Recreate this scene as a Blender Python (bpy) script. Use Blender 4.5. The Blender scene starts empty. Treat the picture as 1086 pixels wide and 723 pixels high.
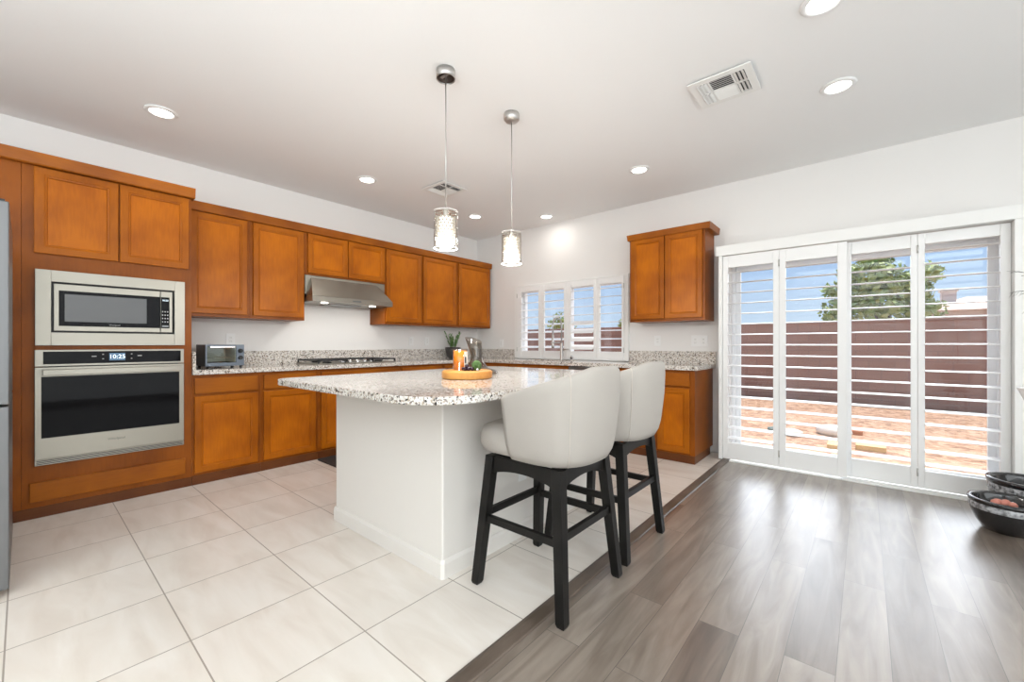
import bpy, bmesh, math, random
from mathutils import Vector, Matrix
random.seed(7)
S = bpy.context.scene
C = S.collection
PI = math.pi

# ------------------------------------------------------------------ camera, sky, sun, exposure
cam = bpy.data.cameras.new('camera')
cam.sensor_fit = 'HORIZONTAL'; cam.sensor_width = 36.0
cam.lens = 440.228 / 1086 * 36.0
cam.shift_y = 3.3 / 1086
cam.clip_start = 0.05; cam.clip_end = 200
co = bpy.data.objects.new('camera', cam); C.objects.link(co)
co.location = (4.74, -4.716, 1.14)
co.rotation_euler = (PI / 2, 0, 0.70414)
S.camera = co

S.view_settings.view_transform = 'Standard'
S.view_settings.look = 'None'
S.view_settings.gamma = 1.0
S.view_settings.use_curve_mapping = False
S.view_settings.exposure = 0.36

w = bpy.data.worlds.new('sky'); S.world = w; w.use_nodes = True
wn = w.node_tree.nodes; wl = w.node_tree.links
wn.clear()
wo = wn.new('ShaderNodeOutputWorld'); bg = wn.new('ShaderNodeBackground')
tc = wn.new('ShaderNodeTexCoord'); sp = wn.new('ShaderNodeSeparateXYZ'); rp = wn.new('ShaderNodeValToRGB')
wl.new(tc.outputs['Generated'], sp.inputs[0]); wl.new(sp.outputs['Z'], rp.inputs[0])
rp.color_ramp.elements[0].position = 0.0; rp.color_ramp.elements[0].color = (0.70, 0.86, 1.0, 1)
rp.color_ramp.elements[1].position = 0.24; rp.color_ramp.elements[1].color = (0.34, 0.58, 0.98, 1)
wl.new(rp.outputs[0], bg.inputs[0]); bg.inputs[1].default_value = 0.72
wl.new(bg.outputs[0], wo.inputs[0])

R_ = math.radians
def light(name, kind, loc, direction, energy, color=(1, 1, 1), **kw):
    l = bpy.data.lights.new(name, kind); l.energy = energy; l.color = color
    for k, v in kw.items(): setattr(l, k, v)
    o = bpy.data.objects.new(name, l); C.objects.link(o); o.location = loc
    o.rotation_euler = Vector(direction).to_track_quat('-Z', 'Y').to_euler()
    return o

light('sun', 'SUN', (6, 8, 12), (-0.10, -0.27, -1.0), 4.7, (1.0, 0.95, 0.88), angle=0.01)
# added unseen fill lamps: one aimed at the ceiling, one from the right
light('ceiling_fill', 'AREA', (5.6, -6.6, 1.45), (0, 0, 1), 190, (0.88, 0.955, 1.0), shape='RECTANGLE', size=5.0, size_y=2.8)
light('side_fill', 'AREA', (7.8, -4.7, 1.35), (-1, 0.03, 0.02), 82, (0.90, 0.965, 1.0), shape='RECTANGLE', size=7.0, size_y=2.5)
# added soft sun standing in for bright sky; makes the floor glare
light('sky_fill', 'SUN', (4, 9, 8), (-0.05, -1.0, -0.52), 2.9, (0.92, 0.96, 1.0), angle=R_(50))

# ------------------------------------------------------------------ materials
def nodes(name):
    m = bpy.data.materials.new(name); m.use_nodes = True
    nt = m.node_tree; b = nt.nodes['Principled BSDF']
    return m, nt, b
def mat(name, col, rough=0.5, metal=0.0, spec=0.5, bump=None, vary=None, coat=0.0, emit=None, estr=0, trans=0.0):
    m, nt, b = nodes(name)
    b.inputs['Base Color'].default_value = (*col, 1)
    b.inputs['Roughness'].default_value = rough
    b.inputs['Metallic'].default_value = metal
    b.inputs['Specular IOR Level'].default_value = spec
    b.inputs['Coat Weight'].default_value = coat
    b.inputs['Transmission Weight'].default_value = trans
    if emit:
        b.inputs['Emission Color'].default_value = (*emit, 1); b.inputs['Emission Strength'].default_value = estr
    if bump or vary:
        t = nt.nodes.new('ShaderNodeTexCoord')
        n = nt.nodes.new('ShaderNodeTexNoise')
        sc = (bump or vary)[0]; n.inputs['Scale'].default_value = sc; n.inputs['Detail'].default_value = 4
        nt.links.new(t.outputs['Object'], n.inputs['Vector'])
        if bump:
            bp = nt.nodes.new('ShaderNodeBump'); bp.inputs['Strength'].default_value = bump[1]; bp.inputs['Distance'].default_value = 0.01
            nt.links.new(n.outputs[0], bp.inputs['Height']); nt.links.new(bp.outputs[0], b.inputs['Normal'])
        if vary:
            r = nt.nodes.new('ShaderNodeValToRGB')
            r.color_ramp.elements[0].position = 0.35; r.color_ramp.elements[0].color = (*col, 1)
            r.color_ramp.elements[1].position = 0.65; r.color_ramp.elements[1].color = (*vary[1], 1)
            nt.links.new(n.outputs[0], r.inputs[0]); nt.links.new(r.outputs[0], b.inputs['Base Color'])
    return m
def N(nt, t, **kw):
    n = nt.nodes.new(t)
    for k, v in kw.items(): setattr(n, k, v)
    return n
def ramp(nt, stops, interp='LINEAR'):
    r = nt.nodes.new('ShaderNodeValToRGB'); r.color_ramp.interpolation = interp
    e = r.color_ramp.elements
    while len(e) < len(stops): e.new(0.5)
    for el, (p, c) in zip(e, stops): el.position = p; el.color = (*c, 1)
    return r
def glass_mat(name, tint=(1, 1, 1), ior=1.45, rough=0.0):
    m = bpy.data.materials.new(name); m.use_nodes = True; nt = m.node_tree; nt.nodes.clear()
    o = N(nt, 'ShaderNodeOutputMaterial'); mx = N(nt, 'ShaderNodeMixShader'); tr = N(nt, 'ShaderNodeBsdfTransparent'); g = N(nt, 'ShaderNodeBsdfGlossy')
    f = N(nt, 'ShaderNodeFresnel'); ge = N(nt, 'ShaderNodeNewGeometry'); mi = N(nt, 'ShaderNodeMix'); mi.data_type = 'FLOAT'
    mi.inputs[2].default_value = ior; mi.inputs[3].default_value = 1 / ior
    nt.links.new(ge.outputs['Backfacing'], mi.inputs[0]); nt.links.new(mi.outputs[0], f.inputs[0])
    tr.inputs[0].default_value = (*tint, 1); g.inputs['Roughness'].default_value = rough
    nt.links.new(f.outputs[0], mx.inputs[0]); nt.links.new(tr.outputs[0], mx.inputs[1]); nt.links.new(g.outputs[0], mx.inputs[2]); nt.links.new(mx.outputs[0], o.inputs[0])
    return m

def wood_mat(name, a, b2, rough=0.36, spec=0.22, along=2):
    m, nt, b = nodes(name)
    t = N(nt, 'ShaderNodeTexCoord'); mp = N(nt, 'ShaderNodeMapping')
    sc = [9, 9, 9]; sc[along] = 1.2; mp.inputs['Scale'].default_value = sc
    n1 = N(nt, 'ShaderNodeTexNoise'); n1.inputs['Scale'].default_value = 3.2; n1.inputs['Detail'].default_value = 2
    n2 = N(nt, 'ShaderNodeTexNoise'); n2.inputs['Scale'].default_value = 9; n2.inputs['Detail'].default_value = 6
    nt.links.new(t.outputs['Object'], n1.inputs['Vector']); nt.links.new(t.outputs['Object'], mp.inputs[0]); nt.links.new(mp.outputs[0], n2.inputs['Vector'])
    mx = N(nt, 'ShaderNodeMix'); mx.data_type = 'FLOAT'; mx.inputs[0].default_value = 0.25
    nt.links.new(n1.outputs[0], mx.inputs[2]); nt.links.new(n2.outputs[0], mx.inputs[3])
    r = ramp(nt, [(0.36, b2), (0.62, a)]); nt.links.new(mx.outputs[0], r.inputs[0]); nt.links.new(r.outputs[0], b.inputs['Base Color'])
    b.inputs['Roughness'].default_value = rough; b.inputs['Specular IOR Level'].default_value = spec
    return m

def granite_mat():
    m, nt, b = nodes('granite')
    t = N(nt, 'ShaderNodeTexCoord')
    v = N(nt, 'ShaderNodeTexVoronoi'); v.inputs['Scale'].default_value = 140
    n = N(nt, 'ShaderNodeTexNoise'); n.inputs['Scale'].default_value = 26; n.inputs['Detail'].default_value = 5
    nt.links.new(t.outputs['Object'], v.inputs['Vector']); nt.links.new(t.outputs['Object'], n.inputs['Vector'])
    r = ramp(nt, [(0.0, (0.035, 0.03, 0.028)), (0.11, (0.26, 0.22, 0.19)), (0.24, (0.46, 0.38, 0.30)), (0.36, (0.64, 0.59, 0.53)), (0.58, (0.77, 0.74, 0.70))], 'CONSTANT')
    sx = N(nt, 'ShaderNodeSeparateColor'); nt.links.new(v.outputs['Color'], sx.inputs[0])
    mx = N(nt, 'ShaderNodeMix'); mx.data_type = 'FLOAT'; mx.inputs[0].default_value = 0.42
    nt.links.new(sx.outputs[0], mx.inputs[2]); nt.links.new(n.outputs[0], mx.inputs[3])
    mr = N(nt, 'ShaderNodeMapRange'); mr.inputs[1].default_value = 0.18; mr.inputs[2].default_value = 0.80
    nt.links.new(mx.outputs[0], mr.inputs[0]); nt.links.new(mr.outputs[0], r.inputs[0]); nt.links.new(r.outputs[0], b.inputs['Base Color'])
    b.inputs['Roughness'].default_value = 0.07; b.inputs['Specular IOR Level'].default_value = 0.6; b.inputs['IOR'].default_value = 1.55
    return m

def tile_mat():
    m, nt, b = nodes('porcelain_tile')
    g = N(nt, 'ShaderNodeNewGeometry'); s = N(nt, 'ShaderNodeSeparateXYZ'); nt.links.new(g.outputs['Position'], s.inputs[0])
    outs = []
    for ax, off in (('X', 2.303), ('Y', -4.299)):
        a = N(nt, 'ShaderNodeMath', operation='SUBTRACT'); a.inputs[1].default_value = off; nt.links.new(s.outputs[ax], a.inputs[0])
        d = N(nt, 'ShaderNodeMath', operation='DIVIDE'); d.inputs[1].default_value = 0.462; nt.links.new(a.outputs[0], d.inputs[0])
        r = N(nt, 'ShaderNodeMath', operation='ROUND'); nt.links.new(d.outputs[0], r.inputs[0])
        fl = N(nt, 'ShaderNodeMath', operation='FLOOR'); nt.links.new(d.outputs[0], fl.inputs[0])
        e = N(nt, 'ShaderNodeMath', operation='SUBTRACT'); nt.links.new(d.outputs[0], e.inputs[0]); nt.links.new(r.outputs[0], e.inputs[1])
        ab = N(nt, 'ShaderNodeMath', operation='ABSOLUTE'); nt.links.new(e.outputs[0], ab.inputs[0])
        lt = N(nt, 'ShaderNodeMath', operation='LESS_THAN'); lt.inputs[1].default_value = 0.0055; nt.links.new(ab.outputs[0], lt.inputs[0])
        outs.append((lt, fl))
    mxm = N(nt, 'ShaderNodeMath', operation='MAXIMUM'); nt.links.new(outs[0][0].outputs[0], mxm.inputs[0]); nt.links.new(outs[1][0].outputs[0], mxm.inputs[1])
    # veining, different on each tile
    cb = N(nt, 'ShaderNodeCombineXYZ'); nt.links.new(outs[0][1].outputs[0], cb.inputs[0]); nt.links.new(outs[1][1].outputs[0], cb.inputs[1])
    wn_ = N(nt, 'ShaderNodeTexWhiteNoise'); nt.links.new(cb.outputs[0], wn_.inputs[0])
    vm = N(nt, 'ShaderNodeVectorMath', operation='MULTIPLY_ADD'); nt.links.new(wn_.outputs['Color'], vm.inputs[0]); vm.inputs[1].default_value = (9, 9, 9); nt.links.new(g.outputs['Position'], vm.inputs[2])
    mp = N(nt, 'ShaderNodeMapping'); mp.inputs['Rotation'].default_value = (0, 0, 0.5); mp.inputs['Scale'].default_value = (1.4, 5.5, 1); nt.links.new(vm.outputs[0], mp.inputs[0])
    n = N(nt, 'ShaderNodeTexNoise'); n.inputs['Scale'].default_value = 1.6; n.inputs['Detail'].default_value = 6; n.inputs['Distortion'].default_value = 0.6; nt.links.new(mp.outputs[0], n.inputs['Vector'])
    r = ramp(nt, [(0.3, (0.71, 0.64, 0.565)), (0.5, (0.78, 0.72, 0.65)), (0.7, (0.83, 0.78, 0.72))]); nt.links.new(n.outputs[0], r.inputs[0])
    mc = N(nt, 'ShaderNodeMix'); mc.data_type = 'RGBA'; nt.links.new(mxm.outputs[0], mc.inputs[0]); nt.links.new(r.outputs[0], mc.inputs[6]); mc.inputs[7].default_value = (0.36, 0.31, 0.26, 1)
    nt.links.new(mc.outputs[2], b.inputs['Base Color'])
    b.inputs['Roughness'].default_value = 0.28
    return m

def laminate_mat():
    m, nt, b = nodes('laminate_planks')
    g = N(nt, 'ShaderNodeNewGeometry')
    mp = N(nt, 'ShaderNodeMapping'); mp.inputs['Rotation'].default_value = (0, 0, PI / 2); mp.inputs['Location'].default_value = (0.3, -0.045, 0)
    nt.links.new(g.outputs['Position'], mp.inputs[0])
    br = N(nt, 'ShaderNodeTexBrick'); br.offset = 0.37; br.inputs['Scale'].default_value = 1.0
    br.inputs['Brick Width'].default_value = 1.22; br.inputs['Row Height'].default_value = 0.149; br.inputs['Mortar Size'].default_value = 0.0011; br.inputs['Bias'].default_value = 0.0
    br.inputs['Color1'].default_value = (0, 0, 0, 1); br.inputs['Color2'].default_value = (1, 1, 1, 1); br.inputs['Mortar'].default_value = (0.5, 0.5, 0.5, 1)
    nt.links.new(mp.outputs[0], br.inputs['Vector'])
    mp2 = N(nt, 'ShaderNodeMapping'); mp2.inputs['Scale'].default_value = (13, 1.5, 1)
    off = N(nt, 'ShaderNodeVectorMath', operation='MULTIPLY_ADD'); nt.links.new(br.outputs['Color'], off.inputs[0]); off.inputs[1].default_value = (7, 5, 3); nt.links.new(g.outputs['Position'], off.inputs[2])
    nt.links.new(off.outputs[0], mp2.inputs[0])
    n = N(nt, 'ShaderNodeTexNoise'); n.inputs['Scale'].default_value = 1.3; n.inputs['Detail'].default_value = 7; n.inputs['Distortion'].default_value = 1.1; nt.links.new(mp2.outputs[0], n.inputs['Vector'])
    ad = N(nt, 'ShaderNodeMix'); ad.data_type = 'FLOAT'; ad.inputs[0].default_value = 0.28; nt.links.new(n.outputs[0], ad.inputs[2]); 
    sc = N(nt, 'ShaderNodeSeparateColor'); nt.links.new(br.outputs['Color'], sc.inputs[0]); nt.links.new(sc.outputs[0], ad.inputs[3])
    r = ramp(nt, [(0.2, (0.085, 0.064, 0.049)), (0.5, (0.21, 0.168, 0.135)), (0.8, (0.36, 0.305, 0.255))]); nt.links.new(ad.outputs[0], r.inputs[0])
    mc = N(nt, 'ShaderNodeMix'); mc.data_type = 'RGBA'; nt.links.new(br.outputs['Fac'], mc.inputs[0]); nt.links.new(r.outputs[0], mc.inputs[6]); mc.inputs[7].default_value = (0.08, 0.065, 0.055, 1)
    nt.links.new(mc.outputs[2], b.inputs['Base Color'])
    b.inputs['Roughness'].default_value = 0.33; b.inputs['IOR'].default_value = 1.9; b.inputs['Coat Weight'].default_value = 0.5; b.inputs['Coat Roughness'].default_value = 0.25
    bp = N(nt, 'ShaderNodeBump'); bp.inputs['Strength'].default_value = 0.12; bp.inputs['Distance'].default_value = 0.003; nt.links.new(n.outputs[0], bp.inputs['Height']); nt.links.new(bp.outputs[0], b.inputs['Normal'])
    return m

def gravel_mat():
    m, nt, b = nodes('gravel')
    g = N(nt, 'ShaderNodeNewGeometry')
    v = N(nt, 'ShaderNodeTexVoronoi'); v.inputs['Scale'].default_value = 16; nt.links.new(g.outputs['Position'], v.inputs['Vector'])
    n = N(nt, 'ShaderNodeTexNoise'); n.inputs['Scale'].default_value = 3; n.inputs['Detail'].default_value = 6; nt.links.new(g.outputs['Position'], n.inputs['Vector'])
    sc = N(nt, 'ShaderNodeSeparateColor'); nt.links.new(v.outputs['Color'], sc.inputs[0])
    mx = N(nt, 'ShaderNodeMix'); mx.data_type = 'FLOAT'; mx.inputs[0].default_value = 0.4; nt.links.new(sc.outputs[0], mx.inputs[2]); nt.links.new(n.outputs[0], mx.inputs[3])
    r = ramp(nt, [(0.15, (0.20, 0.105, 0.06)), (0.5, (0.40, 0.235, 0.145)), (0.85, (0.52, 0.35, 0.24))]); nt.links.new(mx.outputs[0], r.inputs[0]); nt.links.new(r.outputs[0], b.inputs['Base Color'])
    bp = N(nt, 'ShaderNodeBump'); bp.inputs['Strength'].default_value = 0.4; bp.inputs['Distance'].default_value = 0.02; nt.links.new(v.outputs['Distance'], bp.inputs['Height']); nt.links.new(bp.outputs[0], b.inputs['Normal'])
    b.inputs['Roughness'].default_value = 0.95
    return m

def block_mat():
    m, nt, b = nodes('concrete_block')
    g = N(nt, 'ShaderNodeNewGeometry'); s = N(nt, 'ShaderNodeSeparateXYZ'); c = N(nt, 'ShaderNodeCombineXYZ')
    nt.links.new(g.outputs['Position'], s.inputs[0]); nt.links.new(s.outputs['X'], c.inputs[0]); nt.links.new(s.outputs['Z'], c.inputs[1])
    br = N(nt, 'ShaderNodeTexBrick'); br.inputs['Scale'].default_value = 1; br.inputs['Brick Width'].default_value = 0.40; br.inputs['Row Height'].default_value = 0.2; br.inputs['Mortar Size'].default_value = 0.006
    br.inputs['Color1'].default_value = (0.33, 0.18, 0.13, 1); br.inputs['Color2'].default_value = (0.37, 0.205, 0.15, 1); br.inputs['Mortar'].default_value = (0.27, 0.165, 0.13, 1)
    nt.links.new(c.outputs[0], br.inputs['Vector']); nt.links.new(br.outputs['Color'], b.inputs['Base Color']); b.inputs['Roughness'].default_value = 0.9
    return m

M = {}
M['wall'] = mat('wall_paint', (0.82, 0.805, 0.785), 0.7, bump=(220, 0.06))
M['ceiling'] = mat('ceiling_paint', (0.89, 0.89, 0.885), 0.8, bump=(160, 0.08))
M['white'] = mat('white_paint', (0.84, 0.84, 0.82), 0.4)
M['white_gloss'] = mat('white_satin', (0.86, 0.86, 0.85), 0.3)
M['vinyl'] = mat('white_vinyl', (0.84, 0.85, 0.86), 0.35)
M['island'] = mat('island_paint', (0.77, 0.735, 0.69), 0.55)
WA, WB = (0.52, 0.145, 0.003), (0.34, 0.085, 0.002)
M['wood'] = wood_mat('stained_maple', WA, WB)
M['wood_stile'] = wood_mat('stained_maple_stile', tuple(c * .80 for c in WA), tuple(c * .84 for c in WB))
M['wood_frame'] = wood_mat('stained_maple_frame', (0.30, 0.080, 0.005), (0.20, 0.050, 0.003))
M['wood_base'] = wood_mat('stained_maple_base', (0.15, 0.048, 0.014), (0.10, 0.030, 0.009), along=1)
M['wood_drawer'] = wood_mat('stained_maple_drawer', (0.36, 0.104, 0.005), (0.24, 0.062, 0.004), along=1)
M['granite'] = granite_mat()
M['tile'] = tile_mat()
M['laminate'] = laminate_mat()
M['strip'] = wood_mat('transition_wood', (0.16, 0.125, 0.10), (0.09, 0.068, 0.052), 0.3, along=1)
M['steel'] = mat('stainless_steel', (0.34, 0.32, 0.275), 0.33, 0.9)
M['steel_dark'] = mat('dark_steel', (0.20, 0.205, 0.21), 0.3, 0.8)
M['nickel'] = mat('brushed_nickel', (0.60, 0.59, 0.57), 0.38, 1.0)
M['chrome'] = mat('chrome', (0.75, 0.75, 0.76), 0.12, 1.0)
M['black_glass'] = mat('black_glass', (0.004, 0.004, 0.005), 0.04, spec=0.12)
M['grey_glass'] = mat('grey_glass', (0.05, 0.05, 0.05), 0.06, spec=0.8)
M['black'] = mat('black_plastic', (0.012, 0.012, 0.013), 0.4)
M['iron'] = mat('cast_iron', (0.03, 0.03, 0.032), 0.55)
M['black_wood'] = mat('black_painted_wood', (0.005, 0.0045, 0.004), 0.42, spec=0.28, vary=(12, (0.010, 0.009, 0.008)))
M['fabric'] = mat('ivory_fabric', (0.47, 0.435, 0.395), 0.85, bump=(420, 0.25))
M['piping'] = mat('fabric_seam', (0.60, 0.55, 0.49), 0.85)
M['display'] = mat('display_digits', (0.02, 0.02, 0.02), 0.4, emit=(0.75, 0.9, 1.0), estr=1.6)
M['display_back'] = mat('display_back', (0.01, 0.02, 0.03), 0.2, emit=(0.10, 0.22, 0.36), estr=0.6)
M['print'] = mat('printed_mark', (0.45, 0.45, 0.45), 0.5)
M['print_dark'] = mat('dark_printed_mark', (0.10, 0.10, 0.10), 0.5)
M['glass'] = glass_mat('clear_glass')
M['glass_shade'] = glass_mat('shade_glass', (0.97, 0.96, 0.94), 1.5)
M['smoke_glass'] = glass_mat('smoky_glass', (0.76, 0.73, 0.69), 1.6, 0.02)
M['oven_glass'] = glass_mat('toaster_glass', (0.88, 0.90, 0.87), 1.45, 0.02)
M['bulb'] = mat('glowing_diffuser', (0.9, 0.9, 0.88), 0.5, emit=(1.0, 0.95, 0.88), estr=1.15)
M['crystal'] = mat('crystal', (0.62, 0.58, 0.52), 0.08)
M['lamp'] = mat('downlight_diffuser', (0.95, 0.95, 0.93), 0.5, emit=(1.0, 0.96, 0.90), estr=6.0)
M['vent_dark'] = mat('duct_interior', (0.05, 0.05, 0.05), 0.8)
M['mat'] = mat('rubber_mat', (0.035, 0.035, 0.036), 0.6, bump=(60, 0.3))
M['pot'] = mat('black_glaze', (0.010, 0.010, 0.011), 0.12, coat=0.6)
M['pot_relief_glints'] = mat('glaze_relief_glints', (0.02, 0.02, 0.022), 0.15, vary=(38, (0.55, 0.56, 0.58)))  # pale flecks paint the door's glints into the glaze
M['soil'] = mat('soil', (0.02, 0.016, 0.014), 0.95, bump=(40, 0.8))
M['pink'] = mat('coral_pebble', (0.62, 0.24, 0.18), 0.6)
M['orange'] = mat('orange_wax', (0.98, 0.30, 0.004), 0.25, coat=0.5, emit=(1.0, 0.27, 0.005), estr=0.0)
M['label'] = mat('paper_label', (0.85, 0.80, 0.74), 0.5)
M['grape'] = mat('dark_grape', (0.03, 0.008, 0.025), 0.22)
M['moss'] = mat('moss', (0.045, 0.10, 0.025), 0.9, bump=(60, 1.0), vary=(40, (0.09, 0.17, 0.05)))
M['board'] = wood_mat('pale_board', (0.72, 0.36, 0.10), (0.55, 0.22, 0.05), 0.4, along=0)
M['leaf'] = mat('houseplant_leaf', (0.09, 0.20, 0.05), 0.5, vary=(20, (0.20, 0.36, 0.12)))
M['bowl'] = mat('dark_bowl', (0.05, 0.045, 0.042), 0.3)
M['twig'] = mat('grey_twig', (0.07, 0.06, 0.055), 0.8)
M['ceramic'] = mat('white_ceramic', (0.85, 0.84, 0.82), 0.25)
M['gravel'] = gravel_mat()
M['block'] = block_mat()
M['tree_leaf'] = mat('tree_leaf', (0.20, 0.30, 0.06), 0.6, vary=(2.2, (0.42, 0.46, 0.14)))
M['dark_brown'] = mat('dark_brown_interior', (0.05, 0.03, 0.022), 0.6)
M['bark'] = mat('bark', (0.16, 0.11, 0.075), 0.9)
M['stucco'] = mat('stucco', (0.62, 0.52, 0.45), 0.9)
M['roof'] = mat('roof_tile', (0.66, 0.46, 0.38), 0.85)
M['rock'] = mat('pale_boulder', (0.70, 0.64, 0.58), 0.9, bump=(9, 0.6))
M['rock_green'] = mat('slate_boulder', (0.16, 0.21, 0.20), 0.8, bump=(9, 0.6))
M['paver'] = mat('yellow_paver', (0.62, 0.44, 0.22), 0.9)
M['paver_red'] = mat('terracotta_paver', (0.45, 0.20, 0.11), 0.9)
M['slate'] = mat('slate_steel', (0.16, 0.19, 0.23), 0.35, 0.6)
M['liner'] = mat('oven_liner', (0.62, 0.63, 0.60), 0.4)
M['fridge'] = mat('fridge_steel', (0.17, 0.172, 0.175), 0.38, 0.7)
M['fridge_body'] = mat('fridge_side', (0.22, 0.22, 0.22), 0.5, 0.2)

# ------------------------------------------------------------------ mesh helpers
def BM(): return bmesh.new()
def box(bm, x0, x1, y0, y1, z0, z1, mi=0):
    x0, x1 = sorted((x0, x1)); y0, y1 = sorted((y0, y1)); z0, z1 = sorted((z0, z1))
    v = [bm.verts.new(p) for p in ((x0, y0, z0), (x1, y0, z0), (x1, y1, z0), (x0, y1, z0), (x0, y0, z1), (x1, y0, z1), (x1, y1, z1), (x0, y1, z1))]
    for f in ((0, 3, 2, 1), (4, 5, 6, 7), (0, 1, 5, 4), (1, 2, 6, 5), (2, 3, 7, 6), (3, 0, 4, 7)):
        bm.faces.new([v[i] for i in f]).material_index = mi
    return v
def hull(bm, a, b, mi=0):
    """closed solid between two matching loops of 3D points"""
    va = [bm.verts.new(p) for p in a]; vb = [bm.verts.new(p) for p in b]; n = len(a)
    bm.faces.new(va[::-1]).material_index = mi; bm.faces.new(vb).material_index = mi
    for i in range(n):
        bm.faces.new((va[i], va[(i + 1) % n], vb[(i + 1) % n], vb[i])).material_index = mi
def lathe(bm, prof, c=(0, 0, 0), seg=32, mi=0, close=False, sx=1, sy=1):
    rings = []
    for r, z in prof:
        if r < 1e-6: rings.append([bm.verts.new((c[0], c[1], c[2] + z))])
        else: rings.append([bm.verts.new((c[0] + sx * r * math.cos(2 * PI * i / seg), c[1] + sy * r * math.sin(2 * PI * i / seg), c[2] + z)) for i in range(seg)])
    pairs = list(zip(rings, rings[1:]))
    if close: pairs.append((rings[-1], rings[0]))
    for a, b in pairs:
        for i in range(seg):
            j = (i + 1) % seg
            if len(a) == 1 and len(b) == 1: continue
            if len(a) == 1: f = bm.faces.new((a[0], b[j], b[i]))
            elif len(b) == 1: f = bm.faces.new((a[i], a[j], b[0]))
            else: f = bm.faces.new((a[i], a[j], b[j], b[i]))
            f.material_index = mi; f.smooth = True
def tube(bm, pts, r, seg=8, mi=0):
    pts = [Vector(p) for p in pts]; rings = []
    up = None
    for i, p in enumerate(pts):
        d = (pts[min(i + 1, len(pts) - 1)] - pts[max(i - 1, 0)]).normalized()
        if up is None:
            up = Vector((0, 0, 1)) if abs(d.z) < 0.9 else Vector((1, 0, 0))
        s = d.cross(up).normalized(); up = s.cross(d).normalized()
        rr = r[i] if isinstance(r, (list, tuple)) else r
        rings.append([bm.verts.new(p + (s * math.cos(2 * PI * k / seg) + up * math.sin(2 * PI * k / seg)) * rr) for k in range(seg)])
    for a, b in zip(rings, rings[1:]):
        for k in range(seg):
            f = bm.faces.new((a[k], a[(k + 1) % seg], b[(k + 1) % seg], b[k])); f.smooth = True; f.material_index = mi
    bm.faces.new(rings[0][::-1]).material_index = mi; bm.faces.new(rings[-1]).material_index = mi
def ball(bm, c, r, sub=2, mi=0, jit=0, sc=(1, 1, 1)):
    ret = bmesh.ops.create_icosphere(bm, subdivisions=sub, radius=1)
    for v in ret['verts']:
        k = 1 + random.uniform(-jit, jit)
        v.co = Vector((c[0] + v.co.x * r * k * sc[0], c[1] + v.co.y * r * k * sc[1], c[2] + v.co.z * r * k * sc[2]))
    for v in ret['verts']:
        for f in v.link_faces: f.smooth = True; f.material_index = mi

def root_of(p):
    while p.parent: p = p.parent
    return p
def obj(name, bm, m, parent=None, bevel=0.0, seg=2, smooth=False, kind=None, subsurf=0, recalc=True, origin=None):
    if recalc: bmesh.ops.recalc_face_normals(bm, faces=bm.faces)
    L = root_of(parent).location.copy() if parent else Vector(origin or (0, 0, 0))
    if L.length: bmesh.ops.translate(bm, vec=-L, verts=bm.verts)
    me = bpy.data.meshes.new(name); bm.to_mesh(me); bm.free()
    for x in (m if isinstance(m, (list, tuple)) else [m]): me.materials.append(M[x])
    if smooth:
        for p in me.polygons: p.use_smooth = True
    o = bpy.data.objects.new(name, me); C.objects.link(o)
    if parent: o.parent = parent
    else: o.location = L
    if bevel:
        b = o.modifiers.new('bevel', 'BEVEL'); b.width = bevel; b.segments = seg; b.limit_method = 'ANGLE'; b.angle_limit = math.radians(50)
    if subsurf:
        s = o.modifiers.new('sub', 'SUBSURF'); s.levels = subsurf; s.render_levels = subsurf
    if kind: o['kind'] = kind
    return o
def tag(o, label, cat, group=None):
    o['label'] = label; o['category'] = cat
    if group: o['group'] = group
    return o
def thing(name, label, cat, loc=(0, 0, 0), group=None):
    o = bpy.data.objects.new(name, None); C.objects.link(o); o.location = loc; o.empty_display_size = 0.1
    return tag(o, label, cat, group)
def struct(name, bm, m, parent=None, **kw):
    return obj(name, bm, m, parent, kind='structure' if parent is None else None, **kw)
def dup(root, loc, label, group=None):
    def cp(o, par):
        c = o.copy(); C.objects.link(c)
        if par: c.parent = par
        for ch in list(o.children): cp(ch, c)
        return c
    r = cp(root, None); r.location = loc; r['label'] = label
    if group: r['group'] = group
    return r
def text(name, body, size, m, parent, origin, xdir, ydir, depth=0.0006, align='CENTER'):
    cu = bpy.data.curves.new(name, 'FONT'); cu.body = body; cu.size = size; cu.extrude = depth; cu.align_x = align; cu.align_y = 'CENTER'; cu.resolution_u = 3
    t = bpy.data.objects.new(name + '_tmp', cu); C.objects.link(t)
    dg = bpy.context.evaluated_depsgraph_get(); me = bpy.data.meshes.new_from_object(t.evaluated_get(dg))
    bpy.data.objects.remove(t)
    X = Vector(xdir).normalized(); Y = Vector(ydir).normalized(); Zv = X.cross(Y)
    R = Matrix((X, Y, Zv)).transposed()
    L = root_of(parent).location
    for v in me.vertices: v.co = R @ v.co + Vector(origin) - L
    me.materials.clear(); me.materials.append(M[m])
    o = bpy.data.objects.new(name, me); C.objects.link(o); o.parent = parent
    return o

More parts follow.
